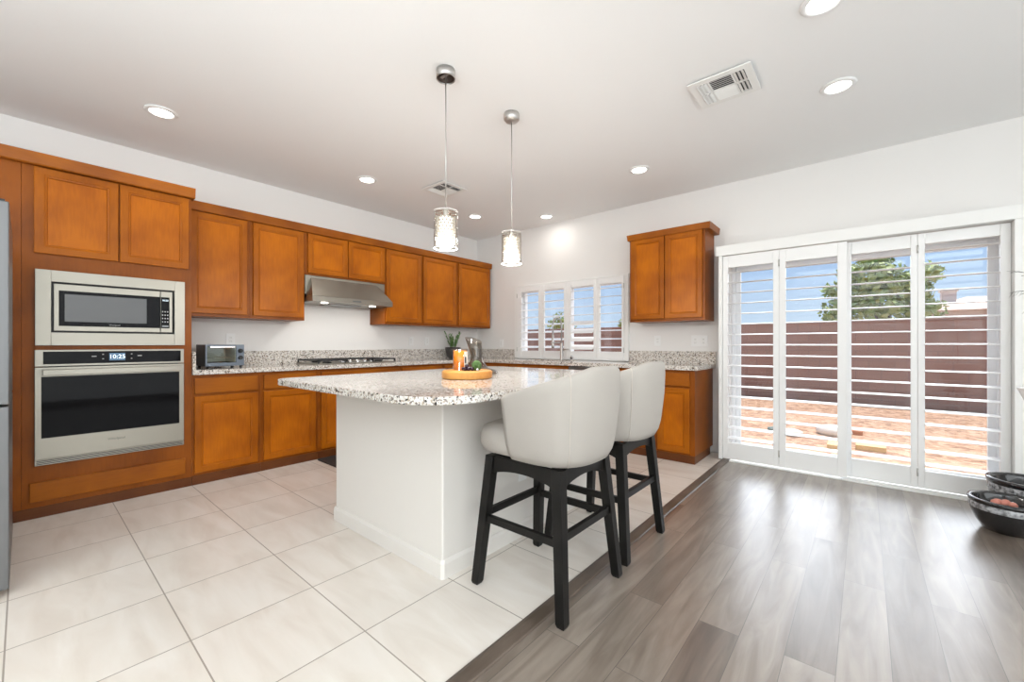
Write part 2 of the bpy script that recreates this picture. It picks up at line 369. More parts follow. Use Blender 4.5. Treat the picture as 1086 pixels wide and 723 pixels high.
LEFT = lambda u, d, z: (d, u, z)          # cabinets on the left wall: u runs along y, d out into the room
BACK = lambda u, d, z: (u, -d, z)         # cabinets on the window wall
def mbox(bm, Mp, u0, u1, d0, d1, z0, z1, mi=0):
    a = Mp(u0, d0, z0); b = Mp(u1, d1, z1)
    return box(bm, a[0], b[0], a[1], b[1], a[2], b[2], mi)
def panel_door(bm, Mp, u0, u1, z0, z1, d0, t=0.02, stile=0.044, slope=0.017, deep=0.0125):
    """a shaker-like door: flat frame, sloped bead, recessed flat panel"""
    def loop(i, d): return [bm.verts.new(Mp(a, d, b)) for a, b in ((u0 + i, z0 + i), (u1 - i, z0 + i), (u1 - i, z1 - i), (u0 + i, z1 - i))]
    back = loop(0, d0); e0 = loop(0, d0 + t - 0.003); f0 = loop(0.003, d0 + t); f1 = loop(stile, d0 + t)
    f1b = loop(stile + 0.004, d0 + t - 0.004); f1c = loop(stile + slope - 0.004, d0 + t - 0.0055); f2 = loop(stile + slope, d0 + t - deep)
    seq = [back, e0, f0, f1, f1b, f1c, f2]
    bm.faces.new(back[::-1]).material_index = 1; bm.faces.new(f2)
    for a, b in zip(seq, seq[1:]):
        for i in range(4): bm.faces.new((a[i], a[(i + 1) % 4], b[(i + 1) % 4], b[i])).material_index = 1
def slab_front(bm, Mp, u0, u1, z0, z1, d0, t=0.02):
    mbox(bm, Mp, u0, u1, d0, d0 + t, z0, z1)
def carcass(bm, Mp, u0, u1, d, z0, z1):
    mbox(bm, Mp, u0, u1, 0.002, d, z0, z1)

# ------------------------------------------------------------------ the setting
H = 2.80
bm = BM(); box(bm, 0, 3.666, -8.5, 0, -0.1, 0); struct('floor', bm, 'tile')
bm = BM(); box(bm, 3.70, 8.0, -8.5, 0, -0.1, 0); struct('floor.001', bm, 'laminate')
bm = BM()
hull(bm, [(3.666, -8.5, -0.1), (3.7, -8.5, -0.1), (3.7, -8.5, 0.0), (3.735, -8.5, 0.0015), (3.728, -8.5, 0.006), (3.68, -8.5, 0.009), (3.666, -8.5, 0.006)],
     [(3.666, -0.02, -0.1), (3.7, -0.02, -0.1), (3.7, -0.02, 0.0), (3.735, -0.02, 0.0015), (3.728, -0.02, 0.006), (3.68, -0.02, 0.009), (3.666, -0.02, 0.006)])
struct('trim_1', bm, 'strip')
bm = BM(); box(bm, -0.14, 8.14, -8.64, 0.35, H, H + 0.12); struct('ceiling', bm, 'ceiling')
bm = BM(); box(bm, -0.14, 0, -8.5, 0.16, -0.1, H); struct('wall_left', bm, 'wall')
bm = BM(); box(bm, 8.0, 8.14, -8.5, 0.16, -0.1, H); struct('wall_right', bm, 'wall')
bm = BM(); box(bm, -0.14, 8.14, -8.64, -8.5, -0.1, H); struct('wall_front', bm, 'wall')
WX0, WX1, WZ0, WZ1 = 0.865, 2.525, 0.935, 1.945
DX0, DX1, DZ1 = 3.685, 5.555, 2.0
bm = BM()
for a in ((0, WX0, 0, H), (WX0, WX1, 0, WZ0), (WX0, WX1, WZ1, H), (WX1, DX0, 0, H), (DX0, DX1, DZ1, H), (DX1, 8.0, 0, H)):
    box(bm, a[0], a[1], 0, 0.16, a[2] - (0.1 if a[2] == 0 else 0), a[3])
struct('wall_back', bm, 'wall')
bm = BM(); box(bm, 5.60, 8.0, -0.014, 0, 0, 0.085); struct('baseboard_back', bm, 'white', bevel=0.004)

# window over the sink: vinyl frame and pane
bm = BM(); y0, y1 = 0.09, 0.15
for a in ((WX0, WX0 + .05, WZ0, WZ1), (WX1 - .05, WX1, WZ0, WZ1), (WX0 + .05, WX1 - .05, WZ0, WZ0 + .05), (WX0 + .05, WX1 - .05, WZ1 - .05, WZ1), (1.67, 1.72, WZ0 + .05, WZ1 - .05)):
    box(bm, a[0], a[1], y0, y1, a[2], a[3])
win = struct('window_1', bm, 'vinyl', bevel=0.004)
bm = BM(); box(bm, WX0 + .04, 1.675, 0.118, 0.122, WZ0 + .04, WZ1 - .04); obj('pane', bm, 'glass', win)
bm = BM(); box(bm, 1.715, WX1 - .04, 0.118, 0.122, WZ0 + .04, WZ1 - .04); obj('pane', bm, 'glass', win)
# sliding patio door
bm = BM()
for a in ((DX0, DX0 + .03, 0, DZ1), (DX1 - .05, DX1, 0, DZ1), (DX0 + .03, DX1 - .05, DZ1 - .06, DZ1), (DX0 + .03, DX1 - .05, 0, .05)):
    box(bm, a[0], a[1], 0.07, 0.15, a[2], a[3])
pd = struct('door_1', bm, 'vinyl', bevel=0.004)
for xa, xb, yy in ((DX0 + .03, 4.65, 0.12), (4.60, DX1 - .05, 0.088)):
    bm = BM()
    for a in ((xa, xa + .045, .05, DZ1 - .06), (xb - .045, xb, .05, DZ1 - .06), (xa + .045, xb - .045, .05, .12), (xa + .045, xb - .045, DZ1 - .11, DZ1 - .06)):
        box(bm, a[0], a[1], yy - .014, yy + .014, a[2], a[3])
    sash = obj('sliding_sash', bm, 'vinyl', pd, bevel=0.003)
    bm = BM(); box(bm, xa + .04, xb - .04, yy - .003, yy + .003, .115, DZ1 - .105); obj('pane', bm, 'glass', sash)

# ------------------------------------------------------------------ plantation shutters
def shutter(label, group, x0, x1, z0, z1, yf, t, sl, sr, rb, rt, pitch, tilts, blade=0.108, hinge_side=None, knob=None):
    th = thing('plantation_shutter', label, 'shutter', ((x0 + x1) / 2, yf + t / 2, z0), group)
    bm = BM()
    box(bm, x0, x0 + sl, yf, yf + t, z0, z1); box(bm, x1 - sr, x1, yf, yf + t, z0, z1)
    box(bm, x0 + sl, x1 - sr, yf + .002, yf + t - .002, z0, z0 + rb); box(bm, x0 + sl, x1 - sr, yf + .002, yf + t - .002, z1 - rt, z1)
    obj('frame', bm, 'white_gloss', th, bevel=0.003)
    zlo, zhi = z0 + rb, z1 - rt
    n = max(1, round((zhi - zlo) / pitch)); p = (zhi - zlo) / n
    bm = BM(); yc = yf + t / 2
    for i in range(n):
        zc = zlo + (i + 0.5) * p
        a = tilts(i / max(1, n - 1)); ca, sa = math.cos(a), math.sin(a)
        prof = []
        for k in range(12):
            q = 2 * PI * k / 12
            dy, dz = blade / 2 * math.cos(q), 0.0055 * math.sin(q)
            prof.append((yc + dy * ca - dz * sa, zc + dy * sa + dz * ca))
        hull(bm, [(x0 + sl + .002, y, z) for y, z in prof], [(x1 - sr - .002, y, z) for y, z in prof])
    obj('louvers', bm, 'white_gloss', th)
    if hinge_side is not None:
        for zz in (z0 + 0.12, z1 - 0.12):
            bm = BM(); tube(bm, [(hinge_side, yf - .003, zz - .03), (hinge_side, yf - .003, zz + .03)], 0.006, 8); obj('hinge', bm, 'nickel', th)
    return th
# window shutters: outer frame as structure trim, four panels
bm = BM()
for a in ((0.814, 0.866, 0.935, 1.99), (2.536, 2.588, 0.935, 1.99), (0.866, 2.536, 1.965, 1.99), (0.866, 2.536, 0.935, 0.945)):
    box(bm, a[0], a[1], -0.035, 0.0, a[2], a[3])
struct('trim_2', bm, 'white', bevel=0.003)
R_ = math.radians
t1 = lambda s: R_(14); t2 = lambda s: R_(16); t3 = lambda s: R_(34) if s < 0.5 else R_(9); t4 = lambda s: R_(7)
gW = 'shutter panels over the sink window'
shutter('shutter panel beside the room corner, left end of the sink window', gW, 0.868, 1.300, 0.947, 1.963, -0.042, 0.03, .08, .046, .10, .075, .104, t1, hinge_side=0.868)
shutter('shutter panel behind the curved faucet in the sink window', gW, 1.302, 1.732, 0.947, 1.963, -0.042, 0.03, .05, .055, .10, .075, .104, t2)
shutter('shutter panel with nearly closed lower slats, right of the faucet', gW, 1.734, 2.164, 0.947, 1.963, -0.042, 0.03, .055, .042, .10, .075, .104, t3)
shutter('shutter panel at the right end of the sink window, nearest the small wall cabinet', gW, 2.166, 2.534, 0.947, 1.963, -0.042, 0.03, .046, .03, .10, .075, .104, t4, hinge_side=2.534)
# patio door shutters
fr = thing('shutter_track_frame', 'white box frame with header and floor track around the patio door', 'shutter frame', (4.6, -0.13, 0))
bm = BM(); box(bm, 3.615, 5.61, -0.275, -0.001, 2.006, 2.104); obj('header', bm, 'white', fr, bevel=0.003)
bm = BM(); box(bm, 3.640, 3.674, -0.272, -0.001, 0.012, 2.006); obj('side_post', bm, 'white', fr, bevel=0.003)
bm = BM(); box(bm, 5.532, 5.575, -0.272, -0.001, 0.012, 2.006); obj('side_post', bm, 'white', fr, bevel=0.003)
bm = BM(); box(bm, 3.735, 5.575, -0.278, -0.001, 0.0, 0.012); box(bm, 3.674, 5.532, -0.215, -0.211, 0.012, 0.02); obj('floor_track', bm, 'white', fr, bevel=0.002)
flat = lambda s: R_(3)
gD = 'shutter panels across the patio door'
shutter('shutter panel nearest the kitchen cabinet, left end of the patio door', gD, 3.676, 4.145, 0.022, 2.0, -0.262, 0.03, .048, .045, .158, .115, .1005, flat, hinge_side=None)
shutter('second patio door shutter panel from the kitchen cabinet, overlapping its right neighbour', gD, 4.147, 4.628, 0.022, 2.0, -0.262, 0.03, .05, .063, .158, .115, .1005, flat, hinge_side=4.146)
shutter('patio door shutter panel with the tree filling its upper half', gD, 4.605, 5.054, 0.022, 2.0, -0.202, 0.03, .05, .038, .155, .105, .1005, flat)
shutter('patio door shutter panel at the right end, behind the black bowls', gD, 5.056, 5.530, 0.022, 2.0, -0.202, 0.03, .04, .052, .135, .085, .1005, flat, hinge_side=5.055)

# ------------------------------------------------------------------ cabinets on the left wall
FD = 0.604
tw = thing('oven_cabinet', 'tall wooden cabinet holding the microwave and the wall oven', 'cabinet', (0.3, -4.3, 0))
Y0, Y1 = -4.725, -3.838
bm = BM()
mbox(bm, LEFT, -5.25, Y0, 0.002, FD, 0.0, 2.312)                           # end panel beside the refrigerator
obj('end_panel', bm, 'wood_frame', tw, bevel=0.002)
bm = BM()
MW = (-4.63, -3.92, 1.165, 1.60); OV = (-4.63, -3.92, 0.37, 1.07)
mbox(bm, LEFT, Y0, Y1, 0.002, 0.05, 0.07, 2.312)
for a in ((Y0 + .001, MW[0], 0.07, 2.312), (MW[1], Y1, 0.07, 2.312), (MW[0], MW[1], 1.60, 2.312), (MW[0], MW[1], 1.07, 1.165), (MW[0], MW[1], 0.07, 0.37)):
    mbox(bm, LEFT, a[0], a[1], 0.05, FD, a[2], a[3])
obj('carcass', bm, 'wood_frame', tw)
for a in ((-4.672, -4.270), (-4.262, -3.858)):
    bm = BM(); panel_door(bm, LEFT, a[0], a[1], 1.737, 2.300, FD); obj('door', bm, ['wood', 'wood_stile'], tw)
bm = BM(); slab_front(bm, LEFT, -4.690, -3.880, 0.108, 0.234, FD); obj('drawer_front', bm, 'wood_drawer', tw, bevel=0.004)
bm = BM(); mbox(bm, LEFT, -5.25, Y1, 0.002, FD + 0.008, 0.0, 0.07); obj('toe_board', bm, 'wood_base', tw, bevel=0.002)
bm = BM()
prof = [(0.002, 2.312), (FD + .040, 2.306), (FD + .046, 2.312), (FD + .052, 2.350), (FD + .056, 2.384), (0.002, 2.384)]
hull(bm, [(d, -5.25, z) for d, z in prof], [(d, -3.822, z) for d, z in prof]); obj('crown_moulding', bm, 'wood_drawer', tw, bevel=0.002)

# microwave
mw = thing('microwave', 'built-in stainless microwave above the wall oven', 'microwave', (0.62, -4.276, 1.131))
bm = BM()
a0, a1, c0, c1 = -4.667, -3.885, 1.131, 1.632; i0, i1, k0, k1 = -4.597, -3.950, 1.218, 1.556
for a in ((a0, i0, c0, c1), (i1, a1, c0, c1), (i0, i1, c0, k0), (i0, i1, k1, c1)): mbox(bm, LEFT, a[0], a[1], FD + .001, FD + .022, a[2], a[3])
obj('trim_frame', bm, 'steel', mw, bevel=0.0015)
bm = BM(); mbox(bm, LEFT, -4.615, -3.93, 0.2, FD - .012, 1.18, 1.585); obj('body', bm, 'black', mw)
bm = BM(); mbox(bm, LEFT, i0 + .012, -4.036, FD - .011, FD + .014, k0 + .012, k1 - .012); dr = obj('door', bm, 'steel', mw, bevel=0.002)
bm = BM(); mbox(bm, LEFT, i0 + .035, -4.037, FD + .0141, FD + .0165, k0 + .044, k1 - .055); obj('black_door_glass', bm, 'black_glass', dr)
bm = BM(); mbox(bm, LEFT, -4.535, -4.115, FD + .0166, FD + .018, k0 + .075, k1 - .078); obj('viewing_window', bm, 'grey_glass', dr)
text('brand_mark', 'Whirlpool', 0.014, 'print', dr, (FD + .0175, -4.29, k0 + .058), (0, 1, 0), (0, 0, 1))
bm = BM(); mbox(bm, LEFT, -4.033, i1 - .012, FD - .011, FD + .014, k0 + .012, k1 - .012); cp = obj('control_panel', bm, 'steel', mw, bevel=0.002)
bm = BM(); mbox(bm, LEFT, -4.031, i1 - .03, FD + .0141, FD + .0165, k0 + .044, k1 - .055); obj('control_glass', bm, 'black_glass', cp)
text('clock_digits', '10:25', 0.017, 'display', cp, (FD + .017, -4.006, k1 - .08), (0, 1, 0), (0, 0, 1))
for r in range(4):
    for c in range(3):
        bm = BM(); mbox(bm, LEFT, -4.025 + c * .015, -4.018 + c * .015, FD + .0166, FD + .0172, 1.385 - r * .026, 1.394 - r * .026); obj('key', bm, 'print', cp)
bm = BM(); mbox(bm, LEFT, -4.025, -3.987, FD + .0166, FD + .0172, 1.272, 1.284); obj('start_bar', bm, 'steel_dark', cp)

# wall oven
ov = thing('wall_oven', 'stainless wall oven with black glass door below the microwave', 'oven', (0.62, -4.28, 0.345))
a0, a1 = -4.669, -3.891
bm = BM(); mbox(bm, LEFT, -4.625, -3.925, 0.1, FD - .001, 0.375, 1.065); obj('body', bm, 'black', ov)
bm = BM(); mbox(bm, LEFT, a0, a1, FD + .001, FD + .022, 0.992, 1.102); cpn = obj('control_panel', bm, 'steel', ov, bevel=0.002)
bm = BM(); mbox(bm, LEFT, -4.632, -3.912, FD + .0221, FD + .024, 1.006, 1.090); obj('control_glass', bm, 'black_glass', cpn)
bm = BM(); mbox(bm, LEFT, -4.318, -4.235, FD + .0241, FD + .0248, 1.024, 1.076); obj('display', bm, 'display_back', cpn)
text('clock_digits', '10:25', 0.040, 'display', cpn, (FD + .0252, -4.2765, 1.05), (0, 1, 0), (0, 0, 1))
for yy, zz, wd in ((-4.395, 1.055, .012), (-4.35, 1.068, .004), (-4.35, 1.036, .004), (-4.20, 1.068, .004), (-4.20, 1.036, .004), (-4.155, 1.055, .012)):
    bm = BM(); mbox(bm, LEFT, yy - wd, yy + wd, FD + .0241, FD + .0246, zz - .003, zz + .003); obj('touch_key', bm, 'print', cpn)
bm = BM(); mbox(bm, LEFT, a0, a1, FD + .001, FD + .024, 0.382, 0.987); dr = obj('door', bm, 'steel', ov, bevel=0.002)
bm = BM(); mbox(bm, LEFT, -4.640, -3.921, FD + .0241, FD + .027, 0.520, 0.925); obj('door_glass', bm, 'black_glass', dr, bevel=0.001)
bm = BM(); mbox(bm, LEFT, -4.636, -3.916, FD + .050, FD + .064, 0.933, 0.972)
for yy in (-4.60, -3.955): mbox(bm, LEFT, yy - .015, yy + .015, FD + .0241, FD + .051, 0.940, 0.965)
obj('handle', bm, 'steel', dr, bevel=0.004, seg=3)
text('brand_mark', 'Whirlpool', 0.022, 'print_dark', dr, (FD + .0245, -4.28, 0.462), (0, 1, 0), (0, 0, 1))
bm = BM(); mbox(bm, LEFT, a0, a1, FD + .001, FD + .018, 0.343, 0.380); vt = obj('vent_strip', bm, 'steel', ov, bevel=0.001)
for i in range(3):
    bm = BM(); mbox(bm, LEFT, a0 + .008, a1 - .008, FD + .0181, FD + .0186, 0.349 + i * .010, 0.354 + i * .010); obj('vent_slot', bm, 'black', vt)

# base cabinets, left wall
def base_cab(label, Mp, u0, u1, cols, group, drawers=None, door_z=(0.095, 0.715), drawer_z=(0.735, 0.863), end=None):
    p = Mp((u0 + u1) / 2, 0.3, 0)
    t = thing('base_cabinet', label, 'cabinet', p, group)
    bm = BM(); mbox(bm, Mp, u0 + .0005, u1 - .0005, 0.002, FD, 0.075, 0.888); obj('carcass', bm, 'wood_frame', t)
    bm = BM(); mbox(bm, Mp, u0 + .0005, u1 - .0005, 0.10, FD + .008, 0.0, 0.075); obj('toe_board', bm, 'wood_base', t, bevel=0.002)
    for a, b in cols:
        bm = BM(); panel_door(bm, Mp, a, b, door_z[0], door_z[1], FD); obj('door', bm, ['wood', 'wood_stile'], t)
    for a, b in (drawers or cols):
        bm = BM(); slab_front(bm, Mp, a, b, drawer_z[0], drawer_z[1], FD); obj('drawer', bm, 'wood_drawer', t, bevel=0.004)
    return t
gB = 'wooden base cabinets along the left wall'
base_cab('wooden base cabinet below the toaster oven, next to the tall oven cabinet', LEFT, -3.837, -3.338, [(-3.822, -3.362)], gB)
base_cab('wooden base cabinet partly hidden by the island counter tip, second from the oven', LEFT, -3.338, -2.828, [(-3.314, -2.850)], gB)
base_cab('wooden base cabinet under the gas cooktop', LEFT, -2.828, -1.862, [(-2.795, -2.352), (-2.340, -1.884)], gB, drawers=[(-2.795, -1.884)])
base_cab('wooden base cabinet just right of the cooktop, behind the island', LEFT, -1.862, -1.222, [(-1.852, -1.250)], gB)
base_cab('wooden base cabinet in the corner below the potted plant', LEFT, -1.222, -0.635, [(-1.212, -0.66)], gB)
gR = 'wooden base cabinets along the window wall'
base_cab('corner section of wooden base cabinets at the window wall, left of the sink', BACK, 0.635, 1.20, [(0.66, 1.18)], gR)
base_cab('wooden base cabinet below the sink and faucet', BACK, 1.20, 2.12, [(1.22, 1.65), (1.66, 2.10)], gR, drawers=[(1.22, 2.10)])
e = base_cab('wooden base cabinet with a bare side panel next to the patio door', BACK, 2.75, 3.518, [(2.772, 3.128), (3.164, 3.472)], gR)

dw = thing('dishwasher', 'dark dishwasher seen between the two stools, left of the end cabinet', 'dishwasher', (2.435, -0.3, 0))
bm = BM(); box(bm, 2.122, 2.748, -0.59, -0.05, 0.10, 0.885); obj('body', bm, 'black', dw)
bm = BM(); box(bm, 2.126, 2.744, -0.628, -0.591, 0.115, 0.882); obj('door', bm, 'steel_dark', dw, bevel=0.004)
bm = BM(); box(bm, 2.126, 2.744, -0.58, -0.05, 0.0, 0.098); obj('kick_plate', bm, 'black', dw)
bm = BM(); tube(bm, [(2.2, -0.66, .80), (2.67, -0.66, .80)], .010, 10); box(bm, 2.22, 2.235, -.66, -.628, .793, .807); box(bm, 2.635, 2.65, -.66, -.628, .793, .807); obj('handle', bm, 'steel', dw)

# upper cabinets
UD = 0.33
def upper_cab(label, Mp, u0, u1, doors, group, z0=1.382, z1=2.300, dz=(1.410, 2.287)):
    p = Mp((u0 + u1) / 2, 0.16, z0)
    t = thing('wall_cabinet', label, 'cabinet', p, group)
    bm = BM(); mbox(bm, Mp, u0 + .0005, u1 - .0005, 0.002, UD, z0, z1); obj('carcass', bm, 'wood_frame', t, bevel=0.0015)
    for a, b in doors:
        bm = BM(); panel_door(bm, Mp, a, b, dz[0], dz[1], UD); obj('door', bm, ['wood', 'wood_stile'], t)
    return t
gU = 'wooden wall cabinets along the left wall'
upper_cab('wooden wall cabinet right beside the tall oven cabinet, above the toaster oven', LEFT, -3.836, -3.336, [(-3.790, -3.361)], gU)
upper_cab('wooden wall cabinet just left of the range hood', LEFT, -3.336, -2.836, [(-3.312, -2.848)], gU)
upper_cab('short two-door wall cabinet above the range hood', LEFT, -2.836, -1.896, [(-2.806, -2.373), (-2.363, -1.905)], gU, z0=1.862, dz=(1.880, 2.287))
upper_cab('wooden wall cabinet just right of the range hood', LEFT, -1.896, -1.343, [(-1.882, -1.361)], gU)
upper_cab('wooden wall cabinet second from the room corner, left of the corner cabinet', LEFT, -1.343, -0.730, [(-1.327, -0.756)], gU)
upper_cab('wooden wall cabinet at the room corner, above the potted plant', LEFT, -0.730, -0.045, [(-0.706, -0.068)], gU)
bm = BM()
prof = [(0.002, 2.301), (UD + .022, 2.294), (UD + .026, 2.300), (UD + .030, 2.335), (UD + .032, 2.374), (0.002, 2.374)]
hull(bm, [(d, -3.820, z) for d, z in prof], [(d, -0.035, z) for d, z in prof])
tag(obj('crown_moulding', bm, 'wood_drawer', bevel=0.002), 'long wooden crown moulding on top of the left wall cabinets', 'moulding')
t = upper_cab('lone two-door wall cabinet between the sink window and the patio door', BACK, 2.742, 3.532, [(2.764, 3.130), (3.139, 3.508)], None)
bm = BM()
z0, z1 = 2.290, 2.345
hull(bm, [(2.728, -.362, 2.282), (3.582, -.362, 2.282), (3.582, -.001, 2.282), (2.728, -.001, 2.282)], [(2.720, -.368, z1), (3.590, -.368, z1), (3.590, -.001, z1), (2.720, -.001, z1)])
obj('crown_moulding', bm, 'wood_drawer', t, bevel=0.002)

# ------------------------------------------------------------------ range hood
hd = thing('range_hood', 'stainless range hood under the short cabinet, above the cooktop', 'range hood', (0.2, -2.365, 1.57))
ha, hb = -2.830, -1.900
bm = BM(); mbox(bm, LEFT, ha, hb, 0.002, UD + .004, 1.66, 1.858); obj('back_box', bm, 'steel', hd, bevel=0.002)
bm = BM()
hull(bm, [(UD + .0045, ha, 1.632), (0.505, ha, 1.632), (0.505, hb, 1.632), (UD + .0045, hb, 1.632)], [(UD + .0045, ha + .05, 1.828), (UD + .030, ha + .05, 1.828), (UD + .030, hb - .115, 1.828), (UD + .0045, hb - .115, 1.828)])
obj('sloped_canopy', bm, 'steel', hd, bevel=0.002)
bm = BM(); mbox(bm, LEFT, ha, hb, 0.002, 0.505, 1.578, 1.631); obj('lip', bm, 'steel', hd, bevel=0.002)
bm = BM(); mbox(bm, LEFT, -2.40, -2.30, 0.5052, 0.507, 1.597, 1.612); obj('badge', bm, 'steel_dark', hd)
for yy in (-2.66, -2.10):
    bm = BM(); lathe(bm, [(0, 0), (.035, 0), (.035, .006), (0, .006)], (0.40, yy, 1.571), 16); obj('light_lens', bm, 'lamp', hd)
    l = bpy.data.lights.new('hood_lamp', 'AREA'); l.shape = 'DISK'; l.size = .07; l.energy = 1.1; l.color = (1, .96, .9)
    lo = bpy.data.objects.new('hood_lamp', l); C.objects.link(lo); lo.parent = hd; lo.location = (0.20, yy + 2.365, -.004)
bm = BM(); mbox(bm, LEFT, -2.56, -2.20, .08, .33, 1.572, 1.5775); obj('filter', bm, 'steel_dark', hd)

# ------------------------------------------------------------------ counters
CT0, CT1 = 0.890, 0.930
ct = thing('countertop', 'speckled granite countertop running along both walls', 'countertop', (0.3, -0.3, CT0))
bm = BM()
box(bm, 0.002, 0.640, -3.836, -0.640, CT0, CT1)
box(bm, 0.002, 1.28, -0.640, -0.002, CT0, CT1); box(bm, 1.28, 2.02, -0.640, -0.545, CT0, CT1); box(bm, 1.28, 2.02, -0.17, -0.002, CT0, CT1); box(bm, 2.02, 3.548, -0.640, -0.002, CT0, CT1)
obj('worktop', bm, 'granite', ct, bevel=0.004)
bm = BM(); box(bm, 0.002, 0.022, -3.814, -0.024, CT1, 1.070); obj('backsplash', bm, 'granite', ct, bevel=0.002)
bm = BM(); box(bm, 0.002, 0.812, -0.022, -0.002, CT1, 1.066); obj('backsplash', bm, 'granite', ct, bevel=0.002)
bm = BM(); box(bm, 2.590, 3.552, -0.022, -0.002, CT1, 1.062); obj('backsplash', bm, 'granite', ct, bevel=0.002)
bm = BM(); box(bm, 0.002, 0.630, -3.836, -3.814, CT1, 1.075); obj('side_splash', bm, 'granite', ct, bevel=0.002)

sk = thing('sink', 'stainless undermount sink in front of the window', 'sink', (1.65, -0.36, 0.72))
bm = BM()
for a in ((1.282, 1.292, -.543, -.172), (2.008, 2.018, -.543, -.172), (1.292, 2.008, -.543, -.533), (1.292, 2.008, -.182, -.172)): box(bm, a[0], a[1], a[2], a[3], .72, .915)
box(bm, 1.282, 2.018, -.543, -.172, .712, .72); obj('basin', bm, 'steel', sk)
bm = BM(); lathe(bm, [(0, 0), (.04, 0), (.04, .004), (0, .004)], (1.65, -.36, .7205), 16); obj('drain', bm, 'chrome', sk)

fx, fy = 1.69, -0.115
fa = thing('faucet', 'tall spring-neck chrome faucet behind the sink', 'faucet', (fx, fy, CT1))
bm = BM(); lathe(bm, [(0, 0), (.028, 0), (.028, .012), (.022, .02), (.020, .22), (.015, .23), (0, .23)], (fx, fy, CT1), 16); obj('body', bm, 'nickel', fa)
pts = [(fx, fy, CT1 + .22), (fx, fy, 1.38)]
for k in range(1, 13):
    q = PI * k / 12; pts.append((fx, fy - .1 + .1 * math.cos(q), 1.38 + .1 * math.sin(q)))
pts += [(fx, fy - .2, 1.24)]
bm = BM(); tube(bm, pts, .008, 8); obj('neck', bm, 'nickel', fa)
bm = BM()
path = []
import bisect
P = [Vector(p) for p in pts]; cum = [0]
for a, b in zip(P, P[1:]): cum.append(cum[-1] + (b - a).length)
nn = 420
for i in range(nn + 1):
    s = cum[-1] * i / nn; k = min(len(P) - 2, max(0, bisect.bisect(cum, s) - 1)); f = (s - cum[k]) / (cum[k + 1] - cum[k])
    d = (P[k + 1] - P[k]).normalized(); X = Vector((1, 0, 0)); Yv = d.cross(X).normalized()
    q = i * 2 * PI / 10
    path.append(P[k].lerp(P[k + 1], f) + (X * math.cos(q) + Yv * math.sin(q)) * .0115)
tube(bm, path, .0022, 5); obj('spring', bm, 'nickel', fa)
bm = BM(); lathe(bm, [(0, 0), (.016, 0), (.019, .03), (.016, .09), (.012, .17), (0, .17)], (fx, fy - .2, 1.09), 14); obj('spray_head', bm, 'nickel', fa)
bm = BM(); tube(bm, [(fx, fy, 1.16), (fx, fy - .18, 1.16)], .007, 8); lathe(bm, [(.021, 0), (.027, 0), (.027, .02), (.021, .02)], (fx, fy - .2, 1.15), 14, close=True); obj('holder_arm', bm, 'nickel', fa)
bm = BM(); tube(bm, [(fx + .02, fy, 1.065), (fx + .05, fy, 1.07), (fx + .115, fy, 1.075)], [.014, .012, .007], 8); obj('lever', bm, 'nickel', fa)
sd = thing('soap_dispenser', 'small chrome cap beside the faucet', 'soap dispenser', (1.85, -.115, CT1))
bm = BM(); lathe(bm, [(0, 0), (.024, 0), (.024, .006), (.018, .01), (.018, .05), (.014, .06), (0, .06)], (1.85, -.115, CT1), 14); obj('cap', bm, 'chrome', sd)
bm = BM(); box(bm, 1.835, 1.865, -.1335, -.1325, CT1 + .02, CT1 + .035); obj('vent_slot', bm, 'black', sd)

# cooktop
ck = thing('gas_cooktop', 'black gas cooktop set in the granite under the hood', 'cooktop', (0.32, -2.36, CT1))
bm = BM(); box(bm, 0.07, 0.585, -2.815, -1.905, CT1, CT1 + .012); obj('base_plate', bm, 'steel', ck, bevel=0.003)
for i in range(3):
    ya = -2.805 + i * .300; yb = ya + .296
    bm = BM(); z0, z1 = CT1 + .036, CT1 + .050
    x1 = 0.575 if i != 1 else 0.455
    for yy in (ya, yb - .014): box(bm, .085, x1, yy, yy + .014, z0, z1)
    for xx in (.085, x1 - .014): box(bm, xx, xx + .014, ya, yb, z0, z1)
    for yy in (ya + .095, ya + .19): box(bm, .085, x1, yy, yy + .012, z0, z1)
    box(bm, .085, x1, (ya + yb) / 2 - .006, (ya + yb) / 2 + .006, z0, z1); box(bm, (.085 + x1) / 2 - .006, (.085 + x1) / 2 + .006, ya, yb, z0, z1)
    for xx in (.085, x1 - .014):
        for yy in (ya, yb - .014): box(bm, xx, xx + .014, yy, yy + .014, CT1 + .012, z0)
    obj('grate', bm, 'iron', ck)
    for xx in ((.20, .45) if i != 1 else (.25,)):
        bm = BM(); lathe(bm, [(0, 0), (.045, 0), (.045, .010), (.03, .018), (0, .018)], (xx, ya + .148, CT1 + .012), 18); obj('burner', bm, 'black', ck)
for i in range(5):
    bm = BM(); lathe(bm, [(0, 0), (.024, 0), (.022, .012), (.018, .032), (0, .034)], (0.525, -2.53 + i * .087, CT1 + .012), 14); obj('knob', bm, 'chrome', ck)

# toaster oven
to = thing('toaster_oven', 'small dark steel toaster oven on the counter beside the oven cabinet', 'toaster oven', (0.3, -3.565, CT1))
q0, q1, b0, b1 = -3.710, -3.420, CT1 + .018, 1.135
bm = BM(); box(bm, .16, .44, q0, q1, b0, b1)
bm2 = BM()
for a in ((q0, q0 + .012, b0, b1), (q1 - .062, q1, b0, b1), (q0 + .012, q1 - .062, b1 - .012, b1), (q0 + .012, q1 - .062, b0, b0 + .03)): box(bm2, .4405, .455, a[0], a[1], a[2], a[3])
bm.free(); bm = BM()
for a in ((.16, .44, q0, q0 + .008, b0, b1), (.16, .44, q1 - .06, q1, b0, b1), (.16, .168, q0 + .008, q1 - .06, b0, b1), (.168, .44, q0 + .008, q1 - .06, b0, b0 + .01), (.168, .44, q0 + .008, q1 - .06, b1 - .01, b1)): box(bm, *a)
obj('housing', bm, 'black', to)
